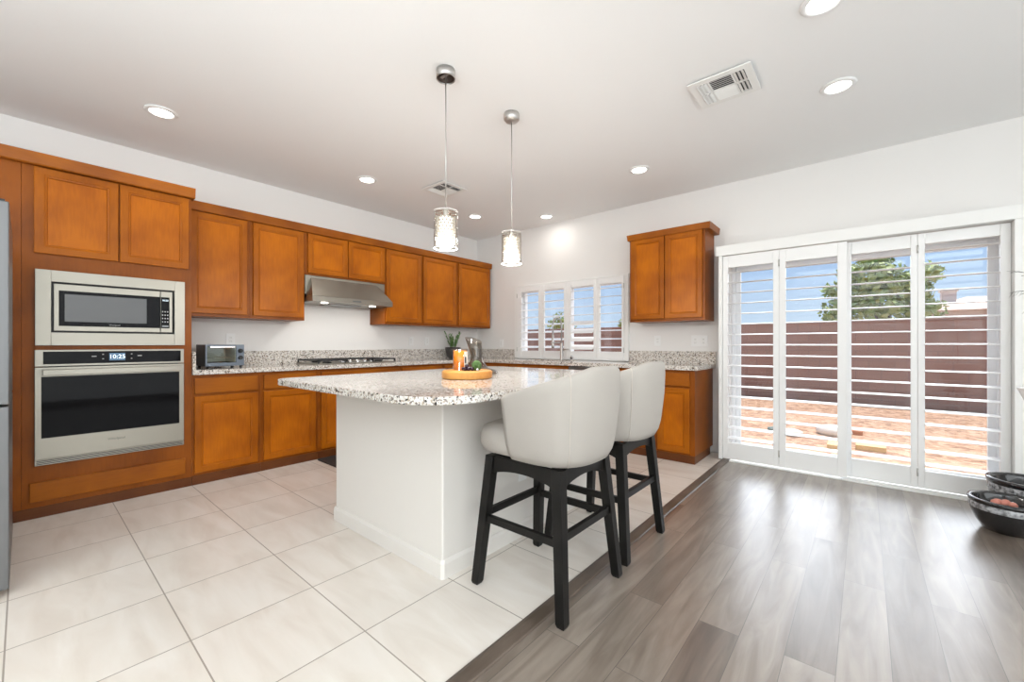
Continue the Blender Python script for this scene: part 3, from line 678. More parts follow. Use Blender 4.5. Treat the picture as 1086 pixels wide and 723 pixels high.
obj('front_frame', bm2, 'slate', to, bevel=0.0015)
bm = BM()
for a in ((.170, .438, q0 + .0085, q0 + .0125, b0 + .031, b1 - .013), (.170, .438, q1 - .0665, q1 - .0625, b0 + .031, b1 - .013), (.170, .174, q0 + .0125, q1 - .0665, b0 + .031, b1 - .013), (.174, .438, q0 + .0125, q1 - .0665, b0 + .011, b0 + .015)): box(bm, *a)
obj('cavity_liner', bm, 'liner', to)
bm = BM(); box(bm, .442, .448, q0 + .013, q1 - .063, b0 + .031, b1 - .013); obj('door_glass', bm, 'oven_glass', to)
bm = BM(); box(bm, .462, .472, q0 + .03, q1 - .075, b1 - .028, b1 - .012); box(bm, .4551, .463, q0 + .04, q0 + .05, b1 - .026, b1 - .014); box(bm, .4551, .463, q1 - .095, q1 - .085, b1 - .026, b1 - .014); obj('handle', bm, 'chrome', to, bevel=0.002)
bm = BM()
for k in range(9): tube(bm, [(.18, q0 + .02 + k * .025, b0 + .07), (.43, q0 + .02 + k * .025, b0 + .07)], .0018, 5)
tube(bm, [(.43, q0 + .012, b0 + .07), (.43, q1 - .064, b0 + .07)], .0022, 5); obj('rack', bm, 'chrome', to)
for zz in (b1 - .055, b1 - .115):
    bm = BM(); yk = q1 - .03
    tube(bm, [(.4551, yk, zz), (.475, yk, zz)], [.020, .017], 14); k = obj('knob', bm, 'black', to)
    bm = BM(); box(bm, .4751, .479, yk - .003, yk + .003, zz - .016, zz + .016); obj('knob_grip', bm, 'black', k)
for xx in (.18, .43):
    for yy in (q0 + .02, q1 - .02):
        bm = BM(); lathe(bm, [(0, 0), (.010, 0), (.012, .018), (0, .018)], (xx, yy, CT1), 10); obj('foot', bm, 'black', to)

# outlets and switches
def plate(label, Mp, u, z, d0, wd=.075, ht=.118, group='white wall plates', parts=2):
    o = thing('wall_plate', label, 'outlet', Mp(u, d0, z), group)
    bm = BM(); mbox(bm, Mp, u - wd / 2, u + wd / 2, d0 + .0005, d0 + .0065, z - ht / 2, z + ht / 2); obj('plate', bm, 'white_gloss', o, bevel=0.002)
    n = max(1, round(wd / .08))
    for g in range(n):
        uu = u + (g - (n - 1) / 2) * .082
        bm = BM(); mbox(bm, Mp, uu - .017, uu + .017, d0 + .0066, d0 + .009, z - .034, z + .034); s = obj('socket', bm, 'white', o, bevel=0.001)
        for zz in (z - .018, z + .018):
            for du in (-.006, .006):
                bm = BM(); mbox(bm, Mp, uu + du - .001, uu + du + .001, d0 + .0091, d0 + .0094, zz - .004, zz + .004); obj('slot', bm, 'black', s)
    return o
plate('white outlet above the toaster oven', LEFT, -3.40, 1.185, 0.0)
plate('white outlet right of the hood, left one of the pair near the corner', LEFT, -1.275, 1.183, 0.0)
plate('white outlet nearest the plant, right one of the pair near the corner', LEFT, -1.005, 1.183, 0.0)
plate('white outlet between the room corner and the sink window', BACK, 0.527, 1.152, 0.0)
plate('white outlet under the left side of the lone wall cabinet', BACK, 2.93, 1.18, 0.0)
plate('wide white double outlet under the right side of the lone wall cabinet', BACK, 3.385, 1.174, 0.0, wd=.165)

# ------------------------------------------------------------------ island
isl = thing('kitchen_island', 'white kitchen island with overhanging granite top', 'island', (2.7, -2.7, 0))
IX0, IX1, IY0, IY1 = 2.115, 3.178, -3.398, -1.92
bm = BM(); box(bm, IX0, IX1, IY0, IY1, 0, 0.888); obj('body', bm, 'island', isl, bevel=0.009, seg=3)
bm = BM()
for x0, x1, y0, y1 in ((IX0, IX1 + .013, IY0 - .013, IY0), (IX1, IX1 + .013, IY0, IY1)): pass
def bb(i, z): return [(IX0 - .002, IY0 - i, z), (IX1 + i - .014, IY0 - i, z), (IX1 + i, IY0 - i + .014, z), (IX1 + i, IY1 + .002, z), (IX1 - .02, IY1 + .002, z), (IX1 - .02, IY0 + .02, z), (IX0 - .002, IY0 + .02, z)]
hull(bm, bb(.013, 0.0), bb(.013, .072)); hull(bm, bb(.013, .0721), bb(.004, .088)); obj('baseboard', bm, 'island', isl)
# top outline: straight long sides with generous rounded corners
def rrect(x0, x1, y0, y1, radii, n=14):
    out = []
    for (cx, cy, a0), r in zip(((x1, y0, -PI / 2), (x1, y1, 0), (x0, y1, PI / 2), (x0, y0, PI)), radii):
        sx = -1 if cx == x1 else 1; sy = 1 if cy == y0 else -1
        for k in range(n + 1):
            a = a0 + PI / 2 * k / n; out.append((cx + sx * r + r * math.cos(a), cy + sy * r + r * math.sin(a)))
    return out
ol = rrect(1.93, 3.484, -3.712, -1.72, (.27, .27, .12, .10))
bm = BM(); hull(bm, [(x, y, .889) for x, y in ol], [(x, y, .925) for x, y in ol]); obj('granite_top', bm, 'granite', isl, bevel=0.005, seg=2)
plate('white outlet low on the island side, behind the near stool', lambda u, d, z: (d, u, z), -2.785, 0.385, IX1 + .0, group=None)

# mat
bm = BM(); ol = rrect(0.64, 1.24, -2.850, -1.85, (.02, .02, .02, .02), 4)
hull(bm, [(x, y, 0.0) for x, y in ol], [(x, y, 0.014) for x, y in ol])
tag(obj('floor_mat', bm, 'mat', bevel=0.004, origin=(0.94, -2.35, 0)), 'dark rubber mat on the tiles in front of the cooktop', 'mat')

# wood board with candle, grapes, moss ball; decanter; plant
bx, by, bz = 2.82, -2.895, 0.925
bd = thing('serving_board', 'round pale wooden board on the island', 'board', (bx, by, bz))
bm = BM(); lathe(bm, [(0, 0), (.150, 0), (.157, .006), (.157, .042), (.150, .050), (0, .050)], (bx, by, bz), 48); obj('slab', bm, 'board', bd)
bm = BM(); lathe(bm, [(.1572, .004), (.159, .008), (.159, .040), (.1572, .045)], (bx, by, bz), 48); b_ = obj('bark_edge', bm, 'board', bd)
tz = bz + .050
jx, jy = 2.778, -2.915
cd = thing('candle_jar', 'orange candle in a glass jar on the round board', 'candle', (jx, jy, tz))
bm = BM(); lathe(bm, [(0, .001), (.044, .001), (.044, .124), (0, .124)], (jx, jy, tz), 28); obj('wax', bm, 'orange', cd)
bm = BM(); lathe(bm, [(.0445, 0), (.047, .003), (.047, .132), (.0445, .132)], (jx, jy, tz), 28, close=True); obj('jar', bm, 'glass_shade', cd)
bm = BM()
for a0 in range(8):
    q0_, q1_ = [R_(-12 + a0 * 6), R_(-12 + (a0 + 1) * 6)]
    f = [bm.verts.new((jx + .0478 * math.cos(q), jy + .0478 * math.sin(q), tz + z)) for q, z in ((q0_, .02), (q1_, .02), (q1_, .118), (q0_, .118))]; bm.faces.new(f)
lb = obj('label', bm, 'label', cd, recalc=False)
bm = BM()
for a0 in range(3):
    q0_, q1_ = [R_(-6 + a0 * 5), R_(-6 + (a0 + 1) * 5)]
    f = [bm.verts.new((jx + .0482 * math.cos(q), jy + .0482 * math.sin(q), tz + z)) for q, z in ((q0_, .045), (q1_, .045), (q1_, .085), (q0_, .085))]; bm.faces.new(f)
obj('label_print', bm, 'black', lb, recalc=False)
bm = BM(); tube(bm, [(jx, jy, tz + .124), (jx + .002, jy, tz + .131)], .0015, 5); obj('wick', bm, 'black', cd)
# grapes
gr = [(2.871, -2.962), (2.891, -2.949), (2.881, -2.932), (2.862, -2.941), (2.853, -2.957), (2.901, -2.930), (2.875, -2.950)]
for i, (gx, gy) in enumerate(gr):
    bm = BM(); zc = tz + .0125 if i < 6 else tz + .031
    ball(bm, (gx, gy, zc), .0125, 2); g = obj('grape', bm, 'grape', None, origin=(gx, gy, zc - .0125))
    tag(g, 'dark purple grape in the small cluster beside the candle', 'grape', 'dark grapes beside the candle')
ms = thing('moss_ball', 'green moss ball on the round board', 'decoration', (2.908, -2.897, tz))
bm = BM(); ball(bm, (2.908, -2.897, tz + .031), .032, 3, jit=.07); obj('ball', bm, 'moss', ms)
bm = BM(); ball(bm, (2.936, -2.918, tz + .009), .009, 1, jit=.1); tag(obj('white_pebble', bm, 'ceramic', origin=(2.936, -2.918, tz)), 'tiny white pebble in front of the moss ball', 'pebble')

dx, dy = 2.634, -2.628
dc = thing('decanter', 'smoky glass decanter with flared base behind the board', 'decanter', (dx, dy, .925))
bm = BM()
prof = [(0, .002), (.140, .002), (.156, .010), (.146, .024), (.084, .050), (.050, .088), (.042, .130), (.046, .170), (.054, .205), (.060, .235)]
lathe(bm, prof + [(r - .003, z) for r, z in prof[:0:-1]] , (dx, dy, .925), 36)
for v in bm.verts:                                   # slanted lip
    if v.co.z > .925 + .15: 
        k = (v.co.z - .925 - .15) / .085; v.co.x -= .03 * k; v.co.z += -(v.co.x - dx) * .35 * k
obj('glass_body', bm, 'smoke_glass', dc)
bm = BM(); lathe(bm, [(0, 0), (.02, 0), (.016, .03), (.008, .05), (0, .055)], (dx, dy, .931), 16); obj('inner_stem', bm, 'chrome', dc)
px_, py_ = 0.165, -0.66
pl = thing('potted_plant', 'small green plant in a dark bowl on the corner of the counter', 'plant', (px_, py_, CT1))
bm = BM(); lathe(bm, [(0, 0), (.06, 0), (.085, .03), (.108, .10), (.112, .165), (.104, .165), (.098, .14), (0, .14)], (px_, py_, CT1), 28); obj('bowl', bm, 'bowl', pl)
bm = BM(); lathe(bm, [(0, .141), (.097, .141), (.06, .152), (0, .156)], (px_, py_, CT1), 20); obj('soil', bm, 'soil', pl)
bm = BM()
for i in range(13):
    a = i * 2.4; lean = .012 + .022 * (i % 4); hh = .11 + .036 * ((i * 5) % 4)
    bpt = Vector((px_ + .03 * math.cos(a), py_ + .03 * math.sin(a), CT1 + .15)); tp = bpt + Vector((lean * math.cos(a), lean * math.sin(a), hh))
    tube(bm, [bpt, bpt.lerp(tp, .5), tp], .003, 5)
    for k in range(9):
        f = .15 + .85 * k / 8; p0 = bpt.lerp(tp, f); an = k * 2.1 + i
        d = Vector((math.cos(an), math.sin(an), .9)).normalized(); s = d.cross(Vector((0, 0, 1))).normalized() * .015; ln = .052
        vs = [bm.verts.new(q) for q in (p0, p0 + d * ln * .5 + s, p0 + d * ln, p0 + d * ln * .5 - s)]; bm.faces.new(vs)
obj('foliage', bm, 'leaf', pl, recalc=False)

# ------------------------------------------------------------------ bar stools
def make_stool(loc, label, group):
    t = thing('bar_stool', label, 'stool', loc, group)
    ox, oy = loc[0], loc[1]
    top, bot, ht = .190, .2425, .612
    def leg_pt(sx, sy, z): k = bot + (top - bot) * z / ht; return ox + sx * k, oy + sy * k
    for sx in (-1, 1):
        for sy in (-1, 1):
            bm = BM()
            def sq(z, h):
                cx, cy = leg_pt(sx, sy, z); return [(cx - h, cy - h, z), (cx + h, cy - h, z), (cx + h, cy + h, z), (cx - h, cy + h, z)]
            hull(bm, sq(0, .016), sq(.012, .021)); hull(bm, sq(.0121, .021), sq(ht, .024)); obj('leg', bm, 'black_wood', t, bevel=0.002)
    # arched aprons
    for ax in (0, 1):
        for s in (-1, 1):
            bm = BM(); a = []; k = top + .005; n = 10
            prof = [(-k + .022, ht - .002)]
            prof = [(-k + .020 + (2 * k - .04) * i / n, ht - .085 + .030 * math.sin(PI * i / n) ** .7) for i in range(n + 1)] + [(k - .020, ht - .002), (-k + .020, ht - .002)]
            c = s * (k)
            if ax == 0: hull(bm, [(ox + u, oy + c - .010, z) for u, z in prof], [(ox + u, oy + c + .010, z) for u, z in prof])
            else: hull(bm, [(ox + c - .010, oy + u, z) for u, z in prof], [(ox + c + .010, oy + u, z) for u, z in prof])
            obj('apron', bm, 'black_wood', t)
    # stretchers
    for (a, b, z) in (((-1, -1), (1, -1), .315), ((-1, 1), (1, 1), .315), ((-1, -1), (-1, 1), .335), ((1, -1), (1, 1), .335)):
        pa = Vector((*leg_pt(*a, z), z)); pb = Vector((*leg_pt(*b, z), z)); d = (pb - pa).normalized(); pa += d * .018; pb -= d * .018
        s = Vector((0, 0, 1)).cross(d).normalized() * .011; up = Vector((0, 0, .017))
        bm = BM(); hull(bm, [pa - s - up, pa + s - up, pa + s + up, pa - s + up], [pb - s - up, pb + s - up, pb + s + up, pb - s + up]); obj('stretcher', bm, 'black_wood', t, bevel=0.002)
    bm = BM(); lathe(bm, [(0, 0), (.15, 0), (.15, .010), (0, .010)], (ox, oy, ht), 24); obj('swivel_plate', bm, 'black', t)
    # seat cushion
    def sup(q, rx, ry, n=3.2):
        c, s = math.cos(q), math.sin(q); k = (abs(c) ** n + abs(s) ** n) ** (-1 / n); return rx * k * c, ry * k * s
    bm = BM(); rings = []; seg = 40; z0 = ht + .0105
    for k, z in ((.80, 0), (.95, .010), (1.0, .035), (1.0, .085), (.96, .115), (.80, .132), (.4, .138)):
        rings.append([bm.verts.new((ox - .055 + sup(2 * PI * i / seg, .265 * k, .235 * k)[0], oy + sup(2 * PI * i / seg, .255 * k, .235 * k)[1], z0 + z)) for i in range(seg)])
    for a, b in zip(rings, rings[1:]):
        for i in range(seg): bm.faces.new((a[i], a[(i + 1) % seg], b[(i + 1) % seg], b[i]))
    bm.faces.new(rings[0][::-1]); bm.faces.new(rings[-1]); obj('seat_cushion', bm, 'fabric', t, smooth=True)
    # barrel back
    bm = BM(); rows = []; n = 44; fm = R_(112)
    def top_z(f): 
        a = 1 - abs(f) / fm; return .915 + .130 * min(1, a * 1.25)
    def section(f):
        zt = top_z(f); o = [(.195, .613), (.232, .622), (.250, .655), (.262, .70), (.272, .78), (.281, .86)]
        hi = [(.285, .86 + (zt - .86) * .6), (.283, zt - .016), (.272, zt - .002), (.258, zt - .001), (.248, zt - .014)]
        inn = [(.238, .86 + (zt - .86) * .5), (.226, .80), (.215, .72), (.208, .67), (.195, .64)]
        return o + hi + inn
    def place(f, r, z):
        x, y = sup(f, r * .98, r * .985, 2.7); return ox + .045 + x, oy + y, z
    for i in range(n + 1):
        f = -fm + 2 * fm * i / n; rows.append([bm.verts.new(place(f, r, z)) for r, z in section(f)])
    m_ = len(rows[0])
    for a, b in zip(rows, rows[1:]):
        for k in range(m_): bm.faces.new((a[k], b[k], b[(k + 1) % m_], a[(k + 1) % m_]))
    bm.faces.new(rows[0]); bm.faces.new(rows[-1][::-1])
    br = obj('barrel_back', bm, 'fabric', t, smooth=True, bevel=0.0)
    for f in (R_(-44), R_(44)):
        bm = BM(); tube(bm, [place(f, r + .0005, z) for r, z in section(f)[1:10]], .0022, 6); obj('seam', bm, 'piping', br)
    return t
gS = 'white barrel-back bar stools at the island'
st = make_stool((3.571, -3.070, 0), 'near white barrel-back stool with black legs, at the island corner', gS)
dup(st, (3.556, -2.458, 0), 'far white barrel-back stool with black legs, behind the near one', gS)

# ------------------------------------------------------------------ ceiling fixtures
def make_pendant(loc, label, group, open_cup):
    x, y = loc
    t = thing('pendant_light', label, 'lamp', (x, y, H), group)
    bm = BM()
    if open_cup: lathe(bm, [(.0525, -.002), (.057, -.002), (.057, -.055), (.054, -.055), (.0525, -.050)], (x, y, H), 32, close=True)
    else: lathe(bm, [(0, -.001), (.055, -.001), (.057, -.02), (.057, -.042), (.045, -.056), (.02, -.060), (0, -.060)], (x, y, H), 32)
    cn = obj('canopy', bm, 'nickel', t)
    if open_cup:
        bm = BM(); lathe(bm, [(0, -.006), (.052, -.006), (.052, -.048), (.049, -.048), (.046, -.012), (0, -.012)], (x, y, H), 28); obj('cup_liner', bm, 'dark_brown', cn)  # added dark liner paints the hollow of the open cup
        bm = BM(); box(bm, x - .042, x + .042, y - .009, y + .009, H - .032, H - .026); obj('mounting_bracket', bm, 'nickel', cn)
    bm = BM(); tube(bm, [(x, y, H - .0615 if not open_cup else H - .0225), (x, y, 1.96)], .0034, 8); obj('cord', bm, 'nickel', t)
    bm = BM(); lathe(bm, [(0, 0), (.012, 0), (.018, -.02), (.018, -.05), (0, -.05)], (x, y, 1.962), 14); obj('socket', bm, 'nickel', t)
    bm = BM(); lathe(bm, [(.0695, 0), (.0715, 0), (.0715, .222), (.0695, .222)], (x, y, 1.720), 36, close=True)
    lathe(bm, [(.018, .0), (.0694, .0), (.0694, .003), (.018, .003)], (x, y, 1.930), 36, close=True); sh = obj('glass_shade', bm, 'glass_shade', t)
    for zz in (1.719, 1.940):
        bm = BM(); lathe(bm, [(.069, 0), (.0728, 0), (.0728, .004), (.069, .004)], (x, y, zz), 36, close=True); obj('rim', bm, 'ceramic', sh)
    bm = BM(); lathe(bm, [(0, 0), (.040, 0), (.040, .165), (0, .165)], (x, y, 1.742), 24); obj('diffuser', bm, 'bulb', t)
    bm = BM()
    for r in range(9):
        for i in range(15):
            q = 2 * PI * (i + .5 * (r % 2)) / 15
            bmesh.ops.create_icosphere(bm, subdivisions=1, radius=.0085, matrix=Matrix.Translation((x + .053 * math.cos(q), y + .053 * math.sin(q), 1.752 + r * .0185)))
    obj('crystal_beads', bm, 'crystal', t, kind='stuff')
    l = bpy.data.lights.new('pendant_bulb', 'POINT'); l.energy = 17; l.color = (1, .965, .92); l.shadow_soft_size = .08
    lo = bpy.data.objects.new('pendant_bulb', l); C.objects.link(lo); lo.parent = t; lo.location = (0, 0, 1.68 - H)
    return t
make_pendant((2.805, -3.058), 'left crystal pendant with an open ceiling cup, nearer the camera', 'crystal pendants over the island', True)
make_pendant((2.800, -2.437), 'right crystal pendant with a closed ceiling cup, farther from the camera', 'crystal pendants over the island', False)

def make_downlight(loc, label, group, power):
    x, y = loc
    t = thing('recessed_downlight', label, 'downlight', (x, y, H), group)
    bm = BM(); lathe(bm, [(.068, -.001), (.094, -.001), (.096, -.005), (.090, -.010), (.072, -.014), (.066, -.008)], (x, y, H), 36, close=True); obj('trim_ring', bm, 'white_gloss', t)
    bm = BM(); lathe(bm, [(0, -.002), (.066, -.002), (.066, -.008), (0, -.008)], (x, y, H), 32); obj('diffuser', bm, 'lamp', t)
    l = bpy.data.lights.new('downlight_lamp', 'AREA'); l.shape = 'DISK'; l.size = .13; l.energy = power; l.color = (1, .97, .92)
    lo = bpy.data.objects.new('downlight_lamp', l); C.objects.link(lo); lo.parent = t; lo.location = (0, 0, -.016)
    return t
gL = 'white recessed ceiling downlights'
dl = make_downlight((.912, -4.078), 'recessed downlight over the tall oven cabinet, far left of the ceiling', gL, 1.6)
for p, lb in (((.923, -2.474), 'recessed downlight in front of the range hood'), ((.890, -.921), 'recessed downlight nearest the room corner, between the two pendant shades'),
              ((1.594, -.323), 'recessed downlight right above the sink window'), ((3.109, -.928), 'recessed downlight in front of the lone wall cabinet'),
              ((4.611, -1.328), 'large recessed downlight right of the big ceiling vent'), ((4.587, -2.211), 'recessed downlight cut by the top edge of the photo')):
    dup(dl, (p[0], p[1], H), lb)

def make_vent(loc, label, group):
    x, y = loc; hx, hy = .178, .168
    t = thing('ceiling_vent', label, 'vent', (x, y, H), group)
    bm = BM(); box(bm, x - .13, x + .13, y - .12, y + .12, H - .010, H - .001); obj('backing', bm, 'vent_dark', t)
    bm = BM(); z0, z1 = H - .018, H - .0102
    hx2, hy2 = .135, .125
    for a in ((-hx, -hx2, -hy, hy), (hx2, hx, -hy, hy), (-hx2, hx2, -hy, -hy2), (-hx2, hx2, hy2, hy)): box(bm, x + a[0], x + a[1], y + a[2], y + a[3], z0, z1)
    for a in ((-.071, -.062, -hy2, hy2), (.062, .071, -hy2, hy2), (-hx2, hx2, -.006, .006)): box(bm, x + a[0], x + a[1], y + a[2], y + a[3], z0, z1)
    obj('frame', bm, 'white', t)
    for sgn, (ya, yb) in ((-1, (-hy2, -.006)), (1, (.006, hy2))):
        bm = BM()
        for k in range(6):
            yc = ya + (yb - ya) * (k + .5) / 6; dy = .0050; dz = .0045 if sgn > 0 else -.0018
            hull(bm, [(x - .062, y + yc - dy, H - .0165 + dz - .001), (x - .062, y + yc + dy, H - .0165 - dz - .001), (x - .062, y + yc + dy, H - .0165 - dz), (x - .062, y + yc - dy, H - .0165 + dz)],
                 [(x + .062, y + yc - dy, H - .0165 + dz - .001), (x + .062, y + yc + dy, H - .0165 - dz - .001), (x + .062, y + yc + dy, H - .0165 - dz), (x + .062, y + yc - dy, H - .0165 + dz)])
        obj('louver_bank', bm, 'white', t)
    for sgn, (xa, xb) in ((-1, (-hx2, -.071)), (1, (.071, hx2))):
        for ya, yb in ((-hy2, -.006), (.006, hy2)):
            bm = BM()
            for k in range(3):
                xc = xa + (xb - xa) * (k + .5) / 3; dx_ = .0085; dz = .005 * sgn
                A = [(x + xc - dx_, H - .0175 + dz - .001), (x + xc + dx_, H - .0175 - dz - .001), (x + xc + dx_, H - .0175 - dz), (x + xc - dx_, H - .0175 + dz)]
                hull(bm, [(p, y + ya, q) for p, q in A], [(p, y + yb, q) for p, q in A])
            obj('louver_bank', bm, 'white', t)
    return t
vt = make_vent((4.055, -1.805), 'large white ceiling vent near the patio door side', 'white ceiling vents')
dup(vt, (1.33, -1.81, H), 'small-looking ceiling vent behind the left pendant cord')

# ------------------------------------------------------------------ refrigerator
fr_ = thing('refrigerator', 'stainless refrigerator edge at the left border of the photo', 'refrigerator', (1.35, -5.1, 0))
bm = BM(); box(bm, .89, 1.795, -5.52, -4.835, .03, 1.765); obj('body', bm, 'fridge_body', fr_, bevel=0.004)
for z0, z1 in ((.868, 1.783), (.035, .858)):
    for xa, xb in (((.89, 1.34), (1.345, 1.798)) if z0 > .5 else ((.89, 1.798),)):
        bm = BM(); box(bm, xa, xb, -4.825, -4.757, z0, z1); d = obj('door', bm, 'fridge', fr_, bevel=0.005, seg=3)
bm = BM(); box(bm, 1.70, 1.78, -4.85, -4.77, 1.7835, 1.795); obj('hinge_cover', bm, 'black', fr_)
for xx in (.95, 1.74):
    for yy in (-5.45, -4.90):
        bm = BM(); lathe(bm, [(0, 0), (.02, 0), (.02, .03), (0, .03)], (xx, yy, 0), 10); obj('foot', bm, 'black', fr_)

# ------------------------------------------------------------------ black bowls and vase at the right edge
def pot(loc, r, h, label, group):
    x, y = loc
    t = thing('ceramic_bowl', label, 'pot', (x, y, 0), group)
    prof = [(0, 0), (.58 * r, 0), (.64 * r, .02 * h), (.82 * r, .30 * h), (.95 * r, .62 * h), (.965 * r, .70 * h)]
    up = [(.965 * r, .86 * h), (1.0 * r, .90 * h), (1.02 * r, .95 * h), (1.0 * r, 1.0 * h), (.90 * r, 1.0 * h), (.84 * r, .93 * h), (.84 * r, .70 * h), (0, .70 * h)]
    bm = BM(); lathe(bm, prof + up, (x, y, 0), 48); b = obj('bowl', bm, 'pot', t)
    bm = BM(); lathe(bm, [(.968 * r, .68 * h), (.985 * r, .70 * h), (.985 * r, .85 * h), (.968 * r, .87 * h)], (x, y, 0), 48); obj('relief_glint_band', bm, 'pot_relief_glints', b)
    bm = BM(); lathe(bm, [(0, .72 * h), (.83 * r, .715 * h), (.83 * r, .702 * h), (0, .702 * h)], (x, y, 0), 32); obj('soil', bm, 'soil', t)
    return t
pot((5.408, -.830), .170, .192, 'smaller glossy black bowl in front on the floor, holding coral pebbles', 'black ceramic bowls by the patio door')
pot((5.555, -.49), .187, .255, 'larger glossy black bowl behind the smaller one', 'black ceramic bowls by the patio door')
for i, (ax, ay) in enumerate(((5.36, -.80), (5.395, -.79), (5.43, -.80), (5.375, -.765), (5.41, -.758))):
    bm = BM(); zc = .192 * .72 + .018; ball(bm, (ax, ay, zc), .02, 2, jit=.12, sc=(1.1, .9, .85))
    tag(obj('coral_pebble', bm, 'pink', origin=(ax, ay, zc - .018)), 'coral pink pebble inside the smaller black bowl', 'pebble', 'coral pebbles in the front bowl')
VX, VY, VZ = 5.485, -1.525, .655
tb = thing('plant_stand', 'slim black plant stand under the white vase, past the right edge', 'stand', (VX, VY, 0))
bm = BM(); lathe(bm, [(0, 0), (.095, 0), (.10, .004), (.10, .016), (.095, .02), (0, .02)], (VX, VY, VZ - .02), 28); obj('top', bm, 'black_wood', tb)
for k in range(3):
    a = k * 2 * PI / 3 - .4
    bm = BM(); tube(bm, [(VX + .07 * math.cos(a), VY + .07 * math.sin(a), VZ - .02), (VX + .10 * math.cos(a), VY + .10 * math.sin(a), 0)], .010, 8); obj('leg', bm, 'black_wood', tb)
vs = thing('vase', 'white ceramic vase with bare branches at the right edge of the photo', 'vase', (VX, VY, VZ))
bm = BM()
lathe(bm, [(0, 0), (.055, 0), (.065, .010), (.115, .13), (.168, .268), (.165, .272), (.160, .268), (.105, .13), (.055, .02), (0, .02)], (VX, VY, VZ), 36); obj('body', bm, 'ceramic', vs)
rnd = random.Random(4)
bm = BM()
def twig(bm, p, d, ln, r, depth):
    pts = [Vector(p)]; d = Vector(d).normalized()
    for i in range(6):
        d = (d + Vector((rnd.uniform(-.10, .05), rnd.uniform(-.10, .05), -.13 if depth > 0 else -.05))).normalized(); pts.append(pts[-1] + d * ln / 6)
    tube(bm, pts, [r * (1 - .1 * i) for i in range(7)], 5)
    if depth > 0:
        for i in (2, 3, 4, 5):
            sd = d.cross(Vector((.647, -.762, 0))).normalized() * rnd.choice((-1, 1))
            twig(bm, pts[i], d + sd * .8, ln * .34, r * .55, depth - 1)
tube(bm, [(VX, VY, VZ + .02), (VX + .01, VY, VZ + .35), (VX, VY + .01, VZ + .76)], [.005, .0045, .0035], 6)
for z, up, ln in ((.76, .75, .27), (.72, .45, .25), (.66, .62, .24)): twig(bm, (VX, VY + .008, VZ + z), (-.70, -.60, up), ln, .0026, 2)
obj('branches', bm, 'twig', vs)

# ------------------------------------------------------------------ the yard
GZ = -0.10
bm = BM(); box(bm, -12, 24, 0.16, 40, GZ - .1, GZ); o = struct('ground', bm, 'gravel')
wl_ = thing('block_wall', 'brown concrete block wall along the back of the yard', 'wall', (4.5, 6.6, GZ))
bm = BM(); box(bm, -10, 20, 6.5, 6.7, GZ, 1.585); obj('blocks', bm, 'block', wl_)
bm = BM(); box(bm, -10, 20, 6.48, 6.72, 1.585, 1.635); obj('cap', bm, 'block', wl_, bevel=.005)
for (x, y, r, m, lb) in ((3.98, 2.05, .11, 'rock', 'pale boulder on the gravel seen through the second patio shutter'), (3.75, 2.25, .07, 'rock_green', 'small grey green boulder on the gravel, left of the pale one'), (4.42, 2.45, .16, 'rock', 'wider pale boulder on the gravel at the middle of the patio door')):
    bm = BM(); ball(bm, (x, y, GZ + r * .32), r, 2, jit=.08, sc=(1.25, 1, .55)); tag(obj('boulder', bm, m, origin=(x, y, GZ)), lb, 'boulder')
for (x0, x1, y0, y1, m, lb) in ((4.40, 4.62, 1.42, 1.75, 'paver', 'yellow paver behind the middle shutter stiles, left one'), (4.66, 4.93, 1.62, 1.86, 'paver', 'yellow paver behind the middle shutter stiles, right one'), (4.48, 4.72, 2.62, 3.1, 'paver_red', 'terracotta paver behind the yellow ones')):
    bm = BM(); box(bm, x0, x1, y0, y1, GZ, GZ + .06); tag(obj('paver', bm, m, bevel=.006, origin=((x0 + x1) / 2, (y0 + y1) / 2, GZ)), lb, 'paver')

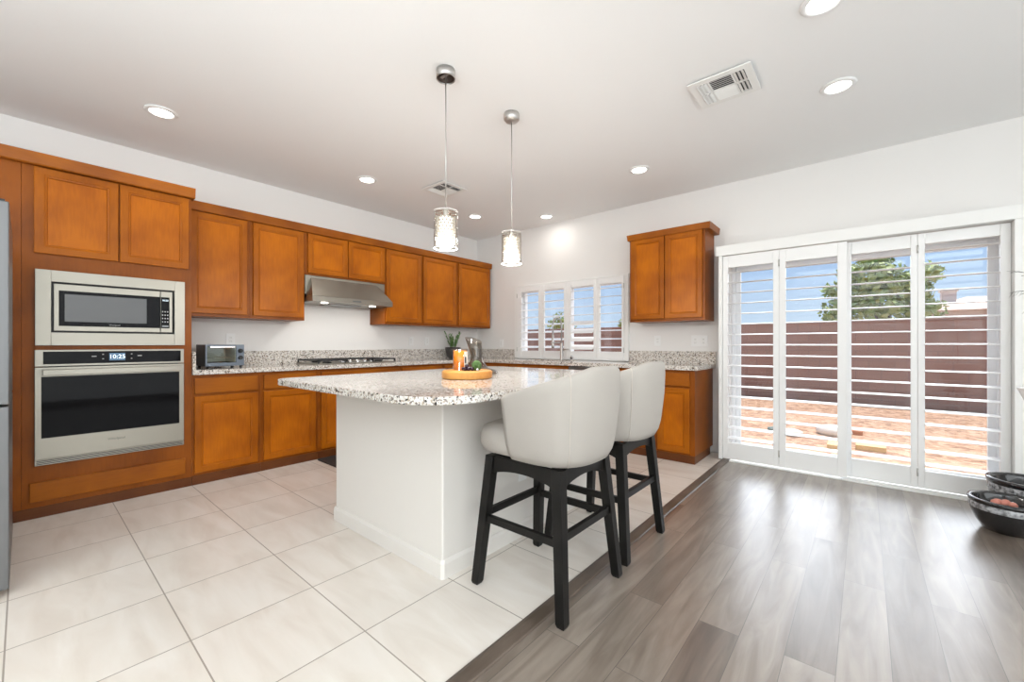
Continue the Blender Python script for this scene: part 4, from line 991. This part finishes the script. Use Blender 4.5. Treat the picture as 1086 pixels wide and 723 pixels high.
def tree(loc, blobs, n, leaf, label, trunk_h, seed):
    x, y = loc; rn = random.Random(seed)
    t = thing('tree', label, 'tree', (x, y, GZ))
    bm = BM(); tube(bm, [(x, y, GZ), (x + .05, y, trunk_h * .5), (x - .05, y, trunk_h)], [.14, .11, .07], 10)
    for bx_, by_, bz_, br_ in blobs[:6]: tube(bm, [(x, y, trunk_h * .6), (x + bx_ * .6, y + by_ * .6, bz_ - br_ * .2)], [.05, .015], 6)
    obj('trunk', bm, 'bark', t)
    bm = BM()
    tot = sum(b[3] ** 2 for b in blobs)
    for bx_, by_, bz_, br_ in blobs:
        for _ in range(int(n * br_ ** 2 / tot)):
            d = Vector((rn.gauss(0, 1), rn.gauss(0, 1), rn.gauss(0, 1))).normalized(); rr = br_ * rn.random() ** .4
            p = Vector((x + bx_, y + by_, bz_)) + d * rr
            a = Vector((rn.gauss(0, 1), rn.gauss(0, 1), rn.gauss(0, 1))).normalized(); b = a.cross(d + Vector((.01, .02, .03))).normalized()
            s = leaf * rn.uniform(.6, 1.3)
            bm.faces.new([bm.verts.new(q) for q in (p - a * s, p + b * s * .6, p + a * s, p - b * s * .6)])
    obj('foliage', bm, 'tree_leaf', t, recalc=False)
    return t
tree((5.05, 9.6), [(0, 0, 2.75, .62), (-.45, .1, 2.45, .5), (.5, 0, 2.45, .5), (-.85, 0, 1.95, .45), (.8, .1, 1.95, .42), (0, 0, 2.0, .7), (-.1, 0, 3.2, .4), (-.6, 0, 3.0, .3), (.9, 0, 2.9, .28), (-1.0, 0, 2.6, .22)], 3600, .085, 'green leafy tree behind the block wall, right half of the patio door', 1.9, 5)
tree((-4.05, 8.5), [(0, 0, 2.0, .4), (.3, 0, 1.8, .35), (-.3, 0, 1.85, .3)], 500, .06, 'small tree beyond the wall seen through the shutters behind the faucet', 1.6, 8)
tree((-1.57, 8.5), [(0, 0, 1.82, .16), (.2, 0, 1.75, .14)], 160, .05, 'low shrubby tree top beyond the wall at the right end of the sink window', 1.5, 9)
hs = thing('neighbour_house', 'pale house with a low pinkish roof beyond the block wall', 'house', (9, 22, GZ))
bm = BM(); box(bm, 6.9, 18, 20, 26, GZ, 2.52); obj('walls', bm, 'stucco', hs)
bm = BM(); hull(bm, [(6.3, 19.5, 2.52), (18.5, 19.5, 2.52), (18.5, 26.5, 2.52), (6.3, 26.5, 2.52)], [(8.2, 22.6, 3.25), (17, 22.6, 3.25), (17, 23.4, 3.25), (8.2, 23.4, 3.25)]); obj('roof', bm, 'roof', hs)
bm = BM(); box(bm, 7.3, 7.75, 21.2, 21.7, 2.7, 3.42); box(bm, 7.24, 7.81, 21.14, 21.76, 3.42, 3.5); obj('chimney', bm, 'stucco', hs)
